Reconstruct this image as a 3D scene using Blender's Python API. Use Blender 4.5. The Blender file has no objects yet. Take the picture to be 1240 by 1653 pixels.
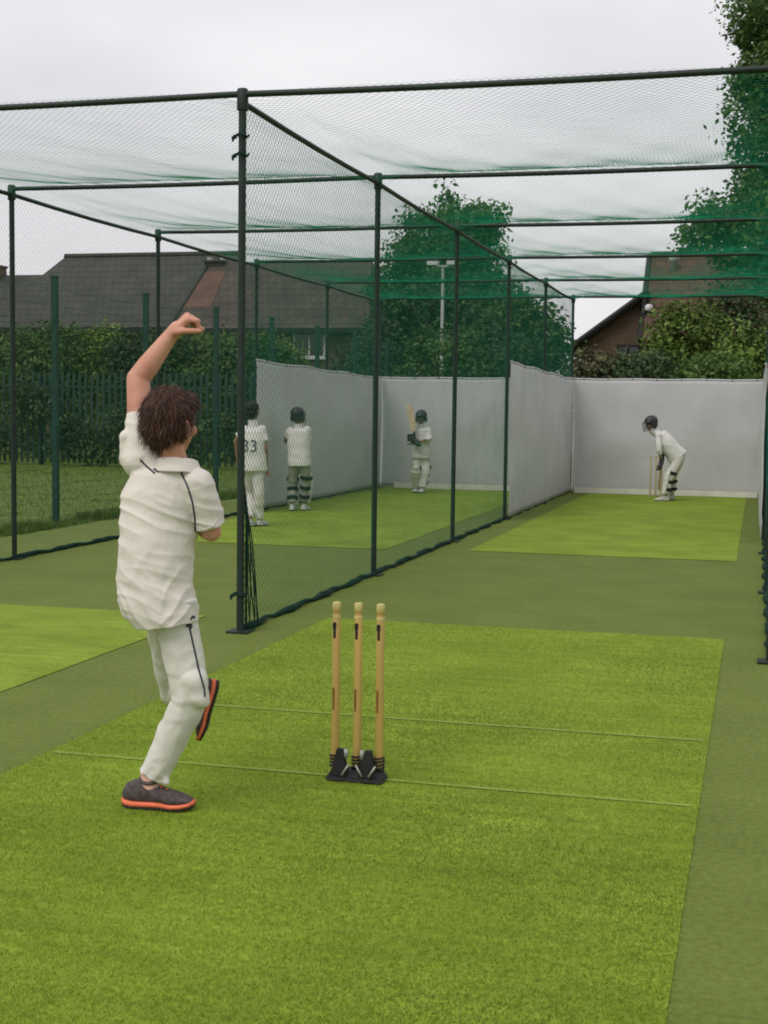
import bpy, bmesh, math, random
import numpy as np
from mathutils import Vector, Matrix, noise
from mathutils.bvhtree import BVHTree

random.seed(7); RNG = np.random.default_rng(7)
S = bpy.context.scene
COL = S.collection
rad = math.radians

# ------------------------------------------------------------------ camera
FPX, YAW, PITCH, ROLL, CAMH = 2243.0, 0.2625, -0.076, 0.0125, 1.5
_f = Vector((-math.sin(YAW)*math.cos(PITCH), math.cos(YAW)*math.cos(PITCH), math.sin(PITCH)))
_r0 = Vector((math.cos(YAW), math.sin(YAW), 0)); _u0 = _r0.cross(_f)
CR = _r0*math.cos(ROLL) + _u0*math.sin(ROLL); CU = -_r0*math.sin(ROLL) + _u0*math.cos(ROLL); CF = _f
CAM = Vector((0, 0, CAMH))
cam = bpy.data.cameras.new('camera'); camo = bpy.data.objects.new('camera', cam); COL.objects.link(camo)
cam.sensor_fit = 'HORIZONTAL'; cam.sensor_width = 36; cam.lens = FPX/1240*36
cam.clip_start = 0.05; cam.clip_end = 2000
camo.matrix_world = Matrix(((CR.x, CU.x, -CF.x, 0), (CR.y, CU.y, -CF.y, 0), (CR.z, CU.z, -CF.z, CAMH), (0, 0, 0, 1)))
S.camera = camo

def ray(u, v): return CF + CR*((u-620)/FPX) - CU*((v-826.5)/FPX)
def atY(u, v, Y):
    d = ray(u, v); return CAM + d*(Y/d.y)
def gnd(u, v, z=0.0):
    d = ray(u, v); return CAM + d*((z-CAMH)/d.z)

# ------------------------------------------------------------------ world, sun, exposure
SUN_EL, SUN_ROT = rad(52), rad(205)
w = bpy.data.worlds.new('World'); S.world = w; w.use_nodes = True
nt = w.node_tree; nt.nodes.clear()
out = nt.nodes.new('ShaderNodeOutputWorld')
sky = nt.nodes.new('ShaderNodeTexSky'); sky.sky_type = 'NISHITA'; sky.sun_disc = False
sky.sun_elevation = SUN_EL; sky.sun_rotation = SUN_ROT; sky.dust_density = 4; sky.ozone_density = 1
bg1 = nt.nodes.new('ShaderNodeBackground'); bg1.inputs[1].default_value = 0.1
nt.links.new(sky.outputs[0], bg1.inputs[0])
tc = nt.nodes.new('ShaderNodeTexCoord')
mp = nt.nodes.new('ShaderNodeMapping'); mp.inputs['Scale'].default_value = (3.0, 3.0, 7.0)
nt.links.new(tc.outputs['Generated'], mp.inputs[0])
nz = nt.nodes.new('ShaderNodeTexNoise'); nz.inputs['Scale'].default_value = 1.3; nz.inputs['Detail'].default_value = 5
nz.inputs['Roughness'].default_value = 0.45
nt.links.new(mp.outputs[0], nz.inputs['Vector'])
cr = nt.nodes.new('ShaderNodeValToRGB')
cr.color_ramp.elements[0].position = 0.3; cr.color_ramp.elements[0].color = (0.80, 0.79, 0.815, 1)
cr.color_ramp.elements[1].position = 0.7; cr.color_ramp.elements[1].color = (0.98, 0.965, 0.985, 1)
nt.links.new(nz.outputs[0], cr.inputs[0])
bg2 = nt.nodes.new('ShaderNodeBackground'); bg2.inputs[1].default_value = 0.825
nt.links.new(cr.outputs[0], bg2.inputs[0])
mx = nt.nodes.new('ShaderNodeMixShader'); mx.inputs[0].default_value = 0.93
nt.links.new(bg1.outputs[0], mx.inputs[1]); nt.links.new(bg2.outputs[0], mx.inputs[2])
nt.links.new(mx.outputs[0], out.inputs[0])

sun = bpy.data.lights.new('sun', 'SUN'); suno = bpy.data.objects.new('sun', sun); COL.objects.link(suno)
sun.energy = 1.4; sun.angle = rad(40); sun.color = (1.0, 0.96, 0.9)
# lamp shines from the same azimuth as the sky's sun (rotation measured from +Y, clockwise)
sd = Vector((math.sin(SUN_ROT)*math.cos(SUN_EL), math.cos(SUN_ROT)*math.cos(SUN_EL), math.sin(SUN_EL)))
suno.rotation_euler = sd.to_track_quat('Z', 'Y').to_euler(); suno.location = (0, 0, 30)
S.view_settings.view_transform = 'Standard'; S.view_settings.look = 'None'
S.view_settings.exposure = 0.25; S.view_settings.gamma = 1.0; S.view_settings.use_curve_mapping = False
S.render.engine = 'CYCLES'; S.cycles.filter_width = 1.9

# ------------------------------------------------------------------ materials
def M(name, col, rough=0.8, var=0.15, scale=6.0, bump=0.0, bscale=60.0, spec=0.3, col2=None, stretch=(1, 1, 1), detail=4, metal=0.0, trans=0.0):
    m = bpy.data.materials.new(name); m.use_nodes = True; t = m.node_tree; N = t.nodes; L = t.links
    b = N['Principled BSDF']; b.inputs['Roughness'].default_value = rough; b.inputs['Metallic'].default_value = metal
    b.inputs['Specular IOR Level'].default_value = spec
    c = N.new('ShaderNodeTexCoord'); mpn = N.new('ShaderNodeMapping'); mpn.inputs['Scale'].default_value = stretch
    L.new(c.outputs['Object'], mpn.inputs[0])
    n = N.new('ShaderNodeTexNoise'); n.inputs['Scale'].default_value = scale; n.inputs['Detail'].default_value = detail
    L.new(mpn.outputs[0], n.inputs['Vector'])
    r = N.new('ShaderNodeValToRGB')
    c2 = col2 or tuple(min(1, x*(1+var)) for x in col)
    c1 = col if col2 else tuple(x*(1-var) for x in col)
    r.color_ramp.elements[0].position = 0.32; r.color_ramp.elements[0].color = (*c1, 1)
    r.color_ramp.elements[1].position = 0.68; r.color_ramp.elements[1].color = (*c2, 1)
    L.new(n.outputs[0], r.inputs[0]); L.new(r.outputs[0], b.inputs['Base Color'])
    if bump:
        n2 = N.new('ShaderNodeTexNoise'); n2.inputs['Scale'].default_value = bscale; n2.inputs['Detail'].default_value = 3
        L.new(mpn.outputs[0], n2.inputs['Vector'])
        bp = N.new('ShaderNodeBump'); bp.inputs['Strength'].default_value = bump; bp.inputs['Distance'].default_value = 0.01
        L.new(n2.outputs[0], bp.inputs['Height']); L.new(bp.outputs[0], b.inputs['Normal'])
    if trans:
        tr = N.new('ShaderNodeBsdfTranslucent'); L.new(r.outputs[0], tr.inputs[0])
        ms = N.new('ShaderNodeMixShader'); ms.inputs[0].default_value = trans
        L.new(b.outputs[0], ms.inputs[1]); L.new(tr.outputs[0], ms.inputs[2]); L.new(ms.outputs[0], N['Material Output'].inputs[0])
    return m

def leafmat(name, cols, rough=0.6):
    m = bpy.data.materials.new(name); m.use_nodes = True; t = m.node_tree; N = t.nodes; L = t.links
    b = N['Principled BSDF']; b.inputs['Roughness'].default_value = rough; b.inputs['Specular IOR Level'].default_value = 0.25
    g = N.new('ShaderNodeNewGeometry'); r = N.new('ShaderNodeValToRGB')
    els = r.color_ramp.elements
    for i, cc in enumerate(cols):
        e = els[i] if i < 2 else els.new(1)
        e.position = i/(len(cols)-1); e.color = (*cc, 1)
    L.new(g.outputs['Random Per Island'], r.inputs[0])
    tcn = N.new('ShaderNodeTexCoord'); n = N.new('ShaderNodeTexNoise'); n.inputs['Scale'].default_value = 0.7
    L.new(tcn.outputs['Object'], n.inputs['Vector'])
    hs = N.new('ShaderNodeHueSaturation'); mr = N.new('ShaderNodeMapRange')
    mr.inputs['From Min'].default_value = 0.3; mr.inputs['From Max'].default_value = 0.7
    mr.inputs['To Min'].default_value = 0.65; mr.inputs['To Max'].default_value = 1.35
    L.new(n.outputs[0], mr.inputs[0]); L.new(mr.outputs[0], hs.inputs['Value']); L.new(r.outputs[0], hs.inputs['Color'])
    L.new(hs.outputs[0], b.inputs['Base Color'])
    tr = N.new('ShaderNodeBsdfTranslucent'); L.new(hs.outputs[0], tr.inputs[0])
    ms = N.new('ShaderNodeMixShader'); ms.inputs[0].default_value = 0.25
    L.new(b.outputs[0], ms.inputs[1]); L.new(tr.outputs[0], ms.inputs[2]); L.new(ms.outputs[0], N['Material Output'].inputs[0])
    return m

def turfmat(name, dark, light, speck, fine=420.0, streak=0.25):
    """artificial turf: patchy tone, roll streaks across the lane, fine fibre speckle, fibre bump"""
    m = bpy.data.materials.new(name); m.use_nodes = True; t = m.node_tree; N = t.nodes; L = t.links
    b = N['Principled BSDF']; b.inputs['Roughness'].default_value = 0.75; b.inputs['Specular IOR Level'].default_value = 0.12
    c = N.new('ShaderNodeTexCoord')
    def nz(scale, detail, st=(1, 1, 1), rough=0.55):
        mpn = N.new('ShaderNodeMapping'); mpn.inputs['Scale'].default_value = st; L.new(c.outputs['Object'], mpn.inputs[0])
        n = N.new('ShaderNodeTexNoise'); n.inputs['Scale'].default_value = scale; n.inputs['Detail'].default_value = detail
        n.inputs['Roughness'].default_value = rough
        L.new(mpn.outputs[0], n.inputs['Vector']); return n
    def ramp(a, ca, b_, cb):
        r = N.new('ShaderNodeValToRGB'); r.color_ramp.elements[0].position = a; r.color_ramp.elements[0].color = ca
        r.color_ramp.elements[1].position = b_; r.color_ramp.elements[1].color = cb; return r
    n1 = nz(1.7, 6); r1 = ramp(0.35, (*dark, 1), 0.65, (*light, 1)); L.new(n1.outputs[0], r1.inputs[0])
    n2 = nz(5.0, 4, (0.35, 3.0, 1)); r2 = ramp(0.3, (1-streak, 1-streak, 1-streak, 1), 0.7, (1+streak*0.6, 1+streak*0.6, 1+streak*0.6, 1)); L.new(n2.outputs[0], r2.inputs[0])
    mu = N.new('ShaderNodeMix'); mu.data_type = 'RGBA'; mu.blend_type = 'MULTIPLY'; mu.inputs[0].default_value = 1
    L.new(r1.outputs[0], mu.inputs[6]); L.new(r2.outputs[0], mu.inputs[7])
    n3 = nz(fine, 3, rough=0.7); r3 = ramp(0.38, (1-speck, 1-speck, 1-speck, 1), 0.62, (1+speck, 1+speck, 1+speck*0.6, 1)); L.new(n3.outputs[0], r3.inputs[0])
    mu2 = N.new('ShaderNodeMix'); mu2.data_type = 'RGBA'; mu2.blend_type = 'MULTIPLY'; mu2.inputs[0].default_value = 1
    L.new(mu.outputs[2], mu2.inputs[6]); L.new(r3.outputs[0], mu2.inputs[7])
    n4 = nz(38, 3, rough=0.6); r4 = ramp(0.35, (0.84, 0.84, 0.84, 1), 0.65, (1.13, 1.13, 1.08, 1)); L.new(n4.outputs[0], r4.inputs[0])
    mu3 = N.new('ShaderNodeMix'); mu3.data_type = 'RGBA'; mu3.blend_type = 'MULTIPLY'; mu3.inputs[0].default_value = 1
    L.new(mu2.outputs[2], mu3.inputs[6]); L.new(r4.outputs[0], mu3.inputs[7])
    L.new(mu3.outputs[2], b.inputs['Base Color'])
    bp = N.new('ShaderNodeBump'); bp.inputs['Strength'].default_value = 0.5; bp.inputs['Distance'].default_value = 0.006
    L.new(n3.outputs[0], bp.inputs['Height']); L.new(bp.outputs[0], b.inputs['Normal'])
    return m

def roofmat(name, c1, c2, bw=0.3, bh=0.26):
    m = bpy.data.materials.new(name); m.use_nodes = True; t = m.node_tree; N = t.nodes; L = t.links
    b = N['Principled BSDF']; b.inputs['Roughness'].default_value = 0.85
    c = N.new('ShaderNodeTexCoord'); br = N.new('ShaderNodeTexBrick')
    br.inputs['Scale'].default_value = 1.0; br.inputs['Brick Width'].default_value = bw; br.inputs['Row Height'].default_value = bh
    br.inputs['Mortar Size'].default_value = bh*0.06; br.inputs['Color1'].default_value = (*c1, 1); br.inputs['Color2'].default_value = (*c2, 1)
    br.inputs['Mortar'].default_value = (*[x*0.45 for x in c1], 1)
    sp = N.new('ShaderNodeSeparateXYZ'); cb = N.new('ShaderNodeCombineXYZ'); L.new(c.outputs['Object'], sp.inputs[0])
    L.new(sp.outputs['X'], cb.inputs['X']); L.new(sp.outputs['Z'], cb.inputs['Y']); L.new(cb.outputs[0], br.inputs['Vector'])
    n = N.new('ShaderNodeTexNoise'); n.inputs['Scale'].default_value = 1.1; n.inputs['Detail'].default_value = 5; L.new(c.outputs['Object'], n.inputs['Vector'])
    r = N.new('ShaderNodeValToRGB'); r.color_ramp.elements[0].position = 0.3; r.color_ramp.elements[0].color = (0.7, 0.7, 0.7, 1)
    r.color_ramp.elements[1].position = 0.7; r.color_ramp.elements[1].color = (1.2, 1.2, 1.15, 1); L.new(n.outputs[0], r.inputs[0])
    mu = N.new('ShaderNodeMix'); mu.data_type = 'RGBA'; mu.blend_type = 'MULTIPLY'; mu.inputs[0].default_value = 1
    L.new(br.outputs['Color'], mu.inputs[6]); L.new(r.outputs[0], mu.inputs[7]); L.new(mu.outputs[2], b.inputs['Base Color'])
    return m

MT = dict(
    steel=M('green_coated_steel', (0.010, 0.022, 0.016), 0.55, 0.25, 9, 0.1, 40, 0.35),
    fence=M('fence_green_paint', (0.012, 0.045, 0.032), 0.6, 0.25, 7, spec=0.3),
    pale=M('palisade_green_paint', (0.014, 0.042, 0.028), 0.65, 0.3, 4, spec=0.3),
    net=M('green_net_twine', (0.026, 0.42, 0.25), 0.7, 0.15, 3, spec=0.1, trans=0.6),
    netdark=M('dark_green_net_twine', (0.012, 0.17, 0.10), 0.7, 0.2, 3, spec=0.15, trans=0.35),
    canvas=M('white_canvas', (0.50, 0.505, 0.51), 0.9, 0.05, 1.6, 0.35, 9, 0.15, detail=6),
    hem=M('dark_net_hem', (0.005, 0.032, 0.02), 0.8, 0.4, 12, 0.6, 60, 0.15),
    board=M('cream_board', (0.70, 0.68, 0.60), 0.7, 0.08, 5, 0.1, 30),
    grass=turfmat('field_grass', (0.07, 0.115, 0.018), (0.13, 0.17, 0.028), 0.35, 90.0, 0.2),
    surround=turfmat('olive_turf', (0.122, 0.160, 0.032), (0.142, 0.184, 0.040), 0.18, 330.0, 0.06),
    mat=turfmat('bright_turf', (0.170, 0.245, 0.022), (0.225, 0.315, 0.034), 0.24, 330.0, 0.20),
    pile=leafmat('turf_fibre', [(0.165, 0.245, 0.020), (0.22, 0.305, 0.030), (0.28, 0.365, 0.046)], 0.7),
    blade=leafmat('grass_blade', [(0.045, 0.085, 0.012), (0.085, 0.14, 0.02), (0.15, 0.2, 0.04)], 0.7),
    crease=M('faded_crease_paint', (0.185, 0.275, 0.030), 0.8, 0.35, 9, 0.3, 200, col2=(0.245, 0.325, 0.062)),
    skin=M('skin', (0.48, 0.215, 0.145), 0.55, 0.1, 14, 0.15, 150, 0.35, col2=(0.58, 0.30, 0.215)),
    skin2=M('skin_far', (0.28, 0.16, 0.11), 0.6, 0.1, 20),
    shirt=M('cream_cotton', (0.67, 0.625, 0.575), 0.9, 0.05, 5, 0.25, 350, 0.15),
    shirt2=M('white_cotton', (0.66, 0.65, 0.62), 0.9, 0.06, 5, 0.2, 200, 0.15),
    trouser=M('offwhite_trouser_cloth', (0.64, 0.62, 0.57), 0.88, 0.05, 5, 0.25, 350, 0.15),
    trouser2=M('grey_white_trouser_cloth', (0.30, 0.30, 0.245), 0.9, 0.08, 6, 0.2, 200, 0.15),
    navy=M('navy_piping', (0.035, 0.038, 0.06), 0.8, 0.2, 40),
    hair=leafmat('brown_hair', [(0.035, 0.018, 0.013), (0.079, 0.038, 0.026), (0.166, 0.079, 0.053)], 0.5),
    hairdark=M('dark_hair', (0.012, 0.010, 0.010), 0.6, 0.3, 60, 0.4, 90),
    helmet=M('navy_helmet', (0.026, 0.026, 0.032), 0.45, 0.2, 30, spec=0.4),
    grille=M('grille_steel', (0.09, 0.09, 0.10), 0.4, 0.2, 30, metal=0.7),
    shoe=M('grey_mesh_upper', (0.082, 0.066, 0.066), 0.8, 0.35, 60, 0.4, 300),
    sole=M('orange_midsole', (0.75, 0.17, 0.08), 0.6, 0.12, 25),
    outsole=M('dark_outsole', (0.025, 0.022, 0.022), 0.8, 0.2, 25),
    shoew=M('white_boot', (0.55, 0.55, 0.52), 0.7, 0.1, 20),
    sock=M('sock', (0.72, 0.42, 0.34), 0.9, 0.15, 30),
    pad=M('white_pad', (0.62, 0.62, 0.57), 0.75, 0.06, 10),
    strap=M('black_strap', (0.015, 0.015, 0.016), 0.7, 0.2, 20),
    numgrey=M('faded_number_print', (0.13, 0.13, 0.14), 0.8, 0.4, 25),
    glove=M('dark_glove', (0.05, 0.05, 0.055), 0.8, 0.3, 30),
    wood=M('stump_wood', (0.45, 0.305, 0.085), 0.5, 0.14, 12, 0.1, 60, 0.4, stretch=(1, 1, 0.08)),
    woodtip=M('stump_tip', (0.52, 0.44, 0.17), 0.5, 0.1, 20),
    bat=M('willow_bat', (0.52, 0.42, 0.27), 0.6, 0.1, 8, stretch=(1, 1, 0.1)),
    rubber=M('black_rubber', (0.014, 0.014, 0.016), 0.65, 0.3, 30, 0.3, 80),
    sticker=M('brown_sticker', (0.20, 0.10, 0.025), 0.6, 0.1, 40),
    blackmark=M('black_mark', (0.018, 0.015, 0.012), 0.6, 0.1, 40),
    zinc=M('zinc_spring', (0.36, 0.36, 0.32), 0.45, 0.1, 30, metal=0.3),
    bark=M('bark', (0.055, 0.042, 0.030), 0.9, 0.35, 8, 0.6, 20, stretch=(1, 1, 0.25)),
    leafA=leafmat('leaf_mid_green', [(0.027, 0.063, 0.015), (0.063, 0.128, 0.027), (0.128, 0.203, 0.051)]),
    leafB=leafmat('leaf_dark_green', [(0.018, 0.039, 0.015), (0.039, 0.075, 0.024), (0.083, 0.128, 0.042)]),
    leafC=leafmat('leaf_light_green', [(0.045, 0.090, 0.015), (0.105, 0.180, 0.027), (0.203, 0.285, 0.060)]),
    leafD=leafmat('leaf_bronze_green', [(0.042, 0.045, 0.021), (0.083, 0.090, 0.039), (0.150, 0.143, 0.068)]),
    roofA=roofmat('grey_roof_tile', (0.040, 0.039, 0.034), (0.052, 0.050, 0.043)),
    roofB=roofmat('brown_roof_tile', (0.050, 0.040, 0.033), (0.066, 0.051, 0.042)),
    roofC=roofmat('red_brown_roof_tile', (0.085, 0.042, 0.030), (0.115, 0.055, 0.038)),
    brick=roofmat('brown_brick', (0.10, 0.065, 0.04), (0.125, 0.08, 0.05), 0.225, 0.075),
    tilehung=roofmat('red_hung_tile', (0.095, 0.050, 0.038), (0.115, 0.058, 0.042), 0.17, 0.11),
    chim=roofmat('dark_chimney_brick', (0.03, 0.026, 0.023), (0.045, 0.036, 0.03), 0.225, 0.075),
    fascia=M('dark_fascia', (0.012, 0.012, 0.011), 0.6, 0.2, 5),
    white=M('white_upvc', (0.62, 0.62, 0.62), 0.5, 0.05, 5),
    glass=M('dark_glass', (0.03, 0.035, 0.04), 0.1, 0.1, 2, spec=0.6),
    lamp=M('pale_grey_column', (0.42, 0.43, 0.42), 0.5, 0.1, 5, spec=0.4),
    eye=M('eye_white', (0.7, 0.68, 0.65), 0.3, 0.03, 20), iris=M('eye_iris', (0.03, 0.02, 0.015), 0.3, 0.1, 20),
    lip=M('lip', (0.40, 0.16, 0.13), 0.5, 0.1, 30),
)

# ------------------------------------------------------------------ mesh helpers
def wmat(o):
    return (wmat(o.parent) @ o.matrix_parent_inverse @ o.matrix_basis) if o.parent else o.matrix_basis.copy()
def link(name, me, mat=None, parent=None, smooth=False):
    o = bpy.data.objects.new(name, me); COL.objects.link(o)
    if mat is not None and not me.materials: me.materials.append(MT[mat] if isinstance(mat, str) else mat)
    if parent is not None: o.parent = parent; o.matrix_parent_inverse = wmat(parent).inverted()
    if smooth: me.polygons.foreach_set('use_smooth', [True]*len(me.polygons))
    return o
def tag(o, label=None, cat=None, group=None, kind=None):
    if label: o['label'] = label
    if cat: o['category'] = cat
    if group: o['group'] = group
    if kind: o['kind'] = kind
    return o
def empty(name, loc, label=None, cat=None, group=None):
    o = bpy.data.objects.new(name, None); COL.objects.link(o); o.location = loc; o.empty_display_size = 0.1
    return tag(o, label, cat, group)
def npmesh(name, V, F, k):
    """fast mesh from arrays: V (n,3), F (m,k)"""
    V = np.asarray(V, np.float32); F = np.asarray(F, np.int32); me = bpy.data.meshes.new(name)
    me.vertices.add(len(V)); me.vertices.foreach_set('co', V.ravel())
    me.loops.add(F.size); me.loops.foreach_set('vertex_index', F.ravel())
    me.polygons.add(len(F)); me.polygons.foreach_set('loop_start', np.arange(0, F.size, k, dtype=np.int32))
    me.update(calc_edges=True); me.validate(); return me
class MB:
    """collects simple solids into one mesh"""
    def __init__(s): s.v = []; s.f = []
    def add(s, V, F):
        n = len(s.v); s.v += [tuple(x) for x in V]; s.f += [tuple(i+n for i in f) for f in F]; return s
    def box(s, a, b):
        (x0, y0, z0), (x1, y1, z1) = a, b
        return s.add([(x0, y0, z0), (x1, y0, z0), (x1, y1, z0), (x0, y1, z0), (x0, y0, z1), (x1, y0, z1), (x1, y1, z1), (x0, y1, z1)],
                     [(0, 3, 2, 1), (4, 5, 6, 7), (0, 1, 5, 4), (1, 2, 6, 5), (2, 3, 7, 6), (3, 0, 4, 7)])
    def obox(s, M4, hx, hy, hz):
        V = [M4 @ Vector((x*hx, y*hy, z*hz)) for z in (-1, 1) for x, y in ((-1, -1), (1, -1), (1, 1), (-1, 1))]
        return s.add(V, [(0, 3, 2, 1), (4, 5, 6, 7), (0, 1, 5, 4), (1, 2, 6, 5), (2, 3, 7, 6), (3, 0, 4, 7)])
    def tube(s, pts, r, n=8, caps=True):
        pts = [Vector(p) for p in pts]; rs = r if isinstance(r, (list, tuple)) else [r]*len(pts)
        rings = []; ref = None
        for i, p in enumerate(pts):
            t = (pts[min(i+1, len(pts)-1)]-pts[max(i-1, 0)]).normalized()
            if ref is None: ref = t.orthogonal().normalized()
            a = (ref - t*ref.dot(t)).normalized(); b = t.cross(a); ref = a
            rings.append([p + (a*math.cos(2*math.pi*j/n) + b*math.sin(2*math.pi*j/n))*rs[i] for j in range(n)])
        V = [q for R_ in rings for q in R_]; F = []
        for i in range(len(rings)-1):
            for j in range(n):
                k = (j+1) % n; F.append((i*n+j, i*n+k, (i+1)*n+k, (i+1)*n+j))
        if caps: F.append(tuple(range(n))[::-1]); F.append(tuple((len(rings)-1)*n+j for j in range(n)))
        return s.add(V, F)
    def lathe(s, prof, base, n=16):
        b = Vector(base); V = []; F = []
        for (r, z) in prof:
            V += [b + Vector((r*math.cos(2*math.pi*j/n), r*math.sin(2*math.pi*j/n), z)) for j in range(n)]
        for i in range(len(prof)-1):
            for j in range(n):
                k = (j+1) % n; F.append((i*n+j, i*n+k, (i+1)*n+k, (i+1)*n+j))
        F.append(tuple(range(n))[::-1]); F.append(tuple((len(prof)-1)*n+j for j in range(n)))
        return s.add(V, F)
    def mesh(s, name):
        me = bpy.data.meshes.new(name); me.from_pydata(s.v, [], s.f); me.update(); return me
    def build(s, name, mat, parent=None, smooth=False): return link(name, s.mesh(name), mat, parent, smooth)
def smoothe(o, ang=40):
    me = o.data; me.polygons.foreach_set('use_smooth', [True]*len(me.polygons)); me.set_sharp_from_angle(angle=rad(ang)); return o

# ------------------------------------------------------------------ ground
XL, XD, XR, Y0, BAY, HH = -6.82, -3.265, 0.108, 8.53, 3.286, 3.472
YB = Y0 + 5*BAY
def sheet(name, x0, x1, y0, y1, z, mat, nx=1, ny=1):
    xs = np.linspace(x0, x1, nx+1); ys = np.linspace(y0, y1, ny+1)
    V = [(x, y, z) for y in ys for x in xs]; F = [(j*(nx+1)+i, j*(nx+1)+i+1, (j+1)*(nx+1)+i+1, (j+1)*(nx+1)+i) for j in range(ny) for i in range(nx)]
    return link(name, npmesh(name, V, F, 4), mat)
tag(sheet('ground', -400, 400, -200, 700, -0.012, 'grass', 8, 8), 'rough green grass field around the nets', kind='structure')
tag(sheet('turf_surround', -8.05, 4.5, -6, YB+0.25, 0.0, 'surround', 4, 8), 'dull olive artificial turf between the lane mats', kind='structure')
# lane mats: bowling end and batting end of each lane
ML = (-6.62, -3.74); MR = (-2.90, -0.175)
for (x0, x1), (y0, y1), lb in ((MR, (-4, 9.30), 'bright green turf mat under the bowler and the black based stumps'), (MR, (14.2, YB-0.25), 'bright green turf mat under the crouching batter'),
                           (ML, (-4, 9.12), 'bright green turf mat at the bowling end of the fenced side lane'), (ML, (14.0, YB-0.25), 'bright green turf mat under the padded players')):
    tag(sheet('pitch_mat', x0, x1, y0, y1, 0.004, 'mat', 2, 6), lb, kind='structure')
for (xa, xb), y in ((MR, 5.29), (MR, 6.37), (ML, 6.37)):
    tag(sheet('crease_line', xa+0.03, xb-0.03, y-0.014, y+0.014, 0.008, 'crease', 8, 1), 'thin faded pale crease line across the mat', kind='structure')

def blades(name, n, xr, yr, z0, h, wdt, mat, dens=None, label=None):
    """single triangle fibres standing on the ground"""
    x = RNG.uniform(xr[0], xr[1], n); y = RNG.uniform(yr[0], yr[1], n)
    if dens is not None:
        k = RNG.random(n) < dens(x, y); x = x[k]; y = y[k]; n = len(x)
    a = RNG.uniform(0, 6.283, n); hh = h*RNG.uniform(0.5, 1.25, n); ww = wdt*RNG.uniform(0.7, 1.3, n)
    lx = RNG.normal(0, 0.5, n)*hh; ly = RNG.normal(0, 0.5, n)*hh
    V = np.zeros((n, 3, 3)); V[:, 0] = np.c_[x-np.cos(a)*ww, y-np.sin(a)*ww, np.full(n, z0)]; V[:, 1] = np.c_[x+np.cos(a)*ww, y+np.sin(a)*ww, np.full(n, z0)]
    V[:, 2] = np.c_[x+lx, y+ly, z0+hh]
    o = link(name, npmesh(name, V.reshape(-1, 3), np.arange(3*n).reshape(-1, 3), 3), mat)
    return tag(o, label, None, None, 'stuff')
blades('turf_pile', 480000, (-2.905, -0.172), (1.8, 9.28), 0.004, 0.010, 0.0016, 'pile', lambda x, y: np.clip((3.9/y)**1.6, 0, 1), 'short bright turf fibres of the bowling mat')
blades('rough_grass', 90000, (-20, -8.06), (9, 29), -0.012, 0.055, 0.006, 'blade', lambda x, y: np.where(x > -8.35, 1.0, 0.25), 'rough tufted grass beside the turf edge')
def edge_tufts():
    return blades('edge_grass', 26000, (-8.55, -8.02), (9, 25), -0.012, 0.10, 0.006, 'blade', lambda x, y: np.clip(np.sin(y*3.1)*0.5+np.sin(y*7.7)*0.3+0.5, 0.1, 1), 'taller dark grass along the edge of the turf')
edge_tufts()

# ------------------------------------------------------------------ net cage frame
frame = empty('practice_cage', (XD, Y0, 0), 'dark green steel tube frame holding up the practice nets', 'frame')
PR = 0.025
postm = MB().tube([(0, 0, 0.006), (0, 0, HH)], PR, 14, True)
postm.box((-0.075, -0.075, 0.0045), (0.075, 0.075, 0.014))
pme = postm.mesh('post'); pme.materials.append(MT['steel'])
for X in (XL, XD, XR):
    for k in range(6):
        o = link('post', pme, None, frame); o.location = (X, Y0+k*BAY, 0)
        o.parent = frame; o.matrix_parent_inverse = Matrix.Translation(-frame.location)
for o in frame.children: smoothe(o) if o is frame.children[0] else None
BR = 0.021
for k in range(6):
    y = Y0+k*BAY
    sag = [(XL-0.03 + (XR+0.06-XL)*i/16, y, HH + 0.012 - 0.012*math.sin(math.pi*((i % 8)/8))) for i in range(17)]
    smoothe(MB().tube(sag, BR, 10).build('crossbeam', 'steel', frame))
for X in (XL, XD, XR):
    pts = []
    for k in range(5):
        for j in range(4): pts.append((X, Y0+(k+j/4)*BAY, HH-0.042-0.014*math.sin(math.pi*j/4)))
    pts.append((X, YB, HH-0.042))
    smoothe(MB().tube(pts, 0.020, 10).build('top_rail', 'steel', frame))
for X in (XL, XD, XR):
    for k in range(6):
        y = Y0+k*BAY
        smoothe(MB().lathe([(0.036, HH-0.09), (0.037, HH-0.085), (0.037, HH+0.036), (0.030, HH+0.046), (0.012, HH+0.05)], (X, y, 0), 14).build('joint_clamp', 'steel', frame))

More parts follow.
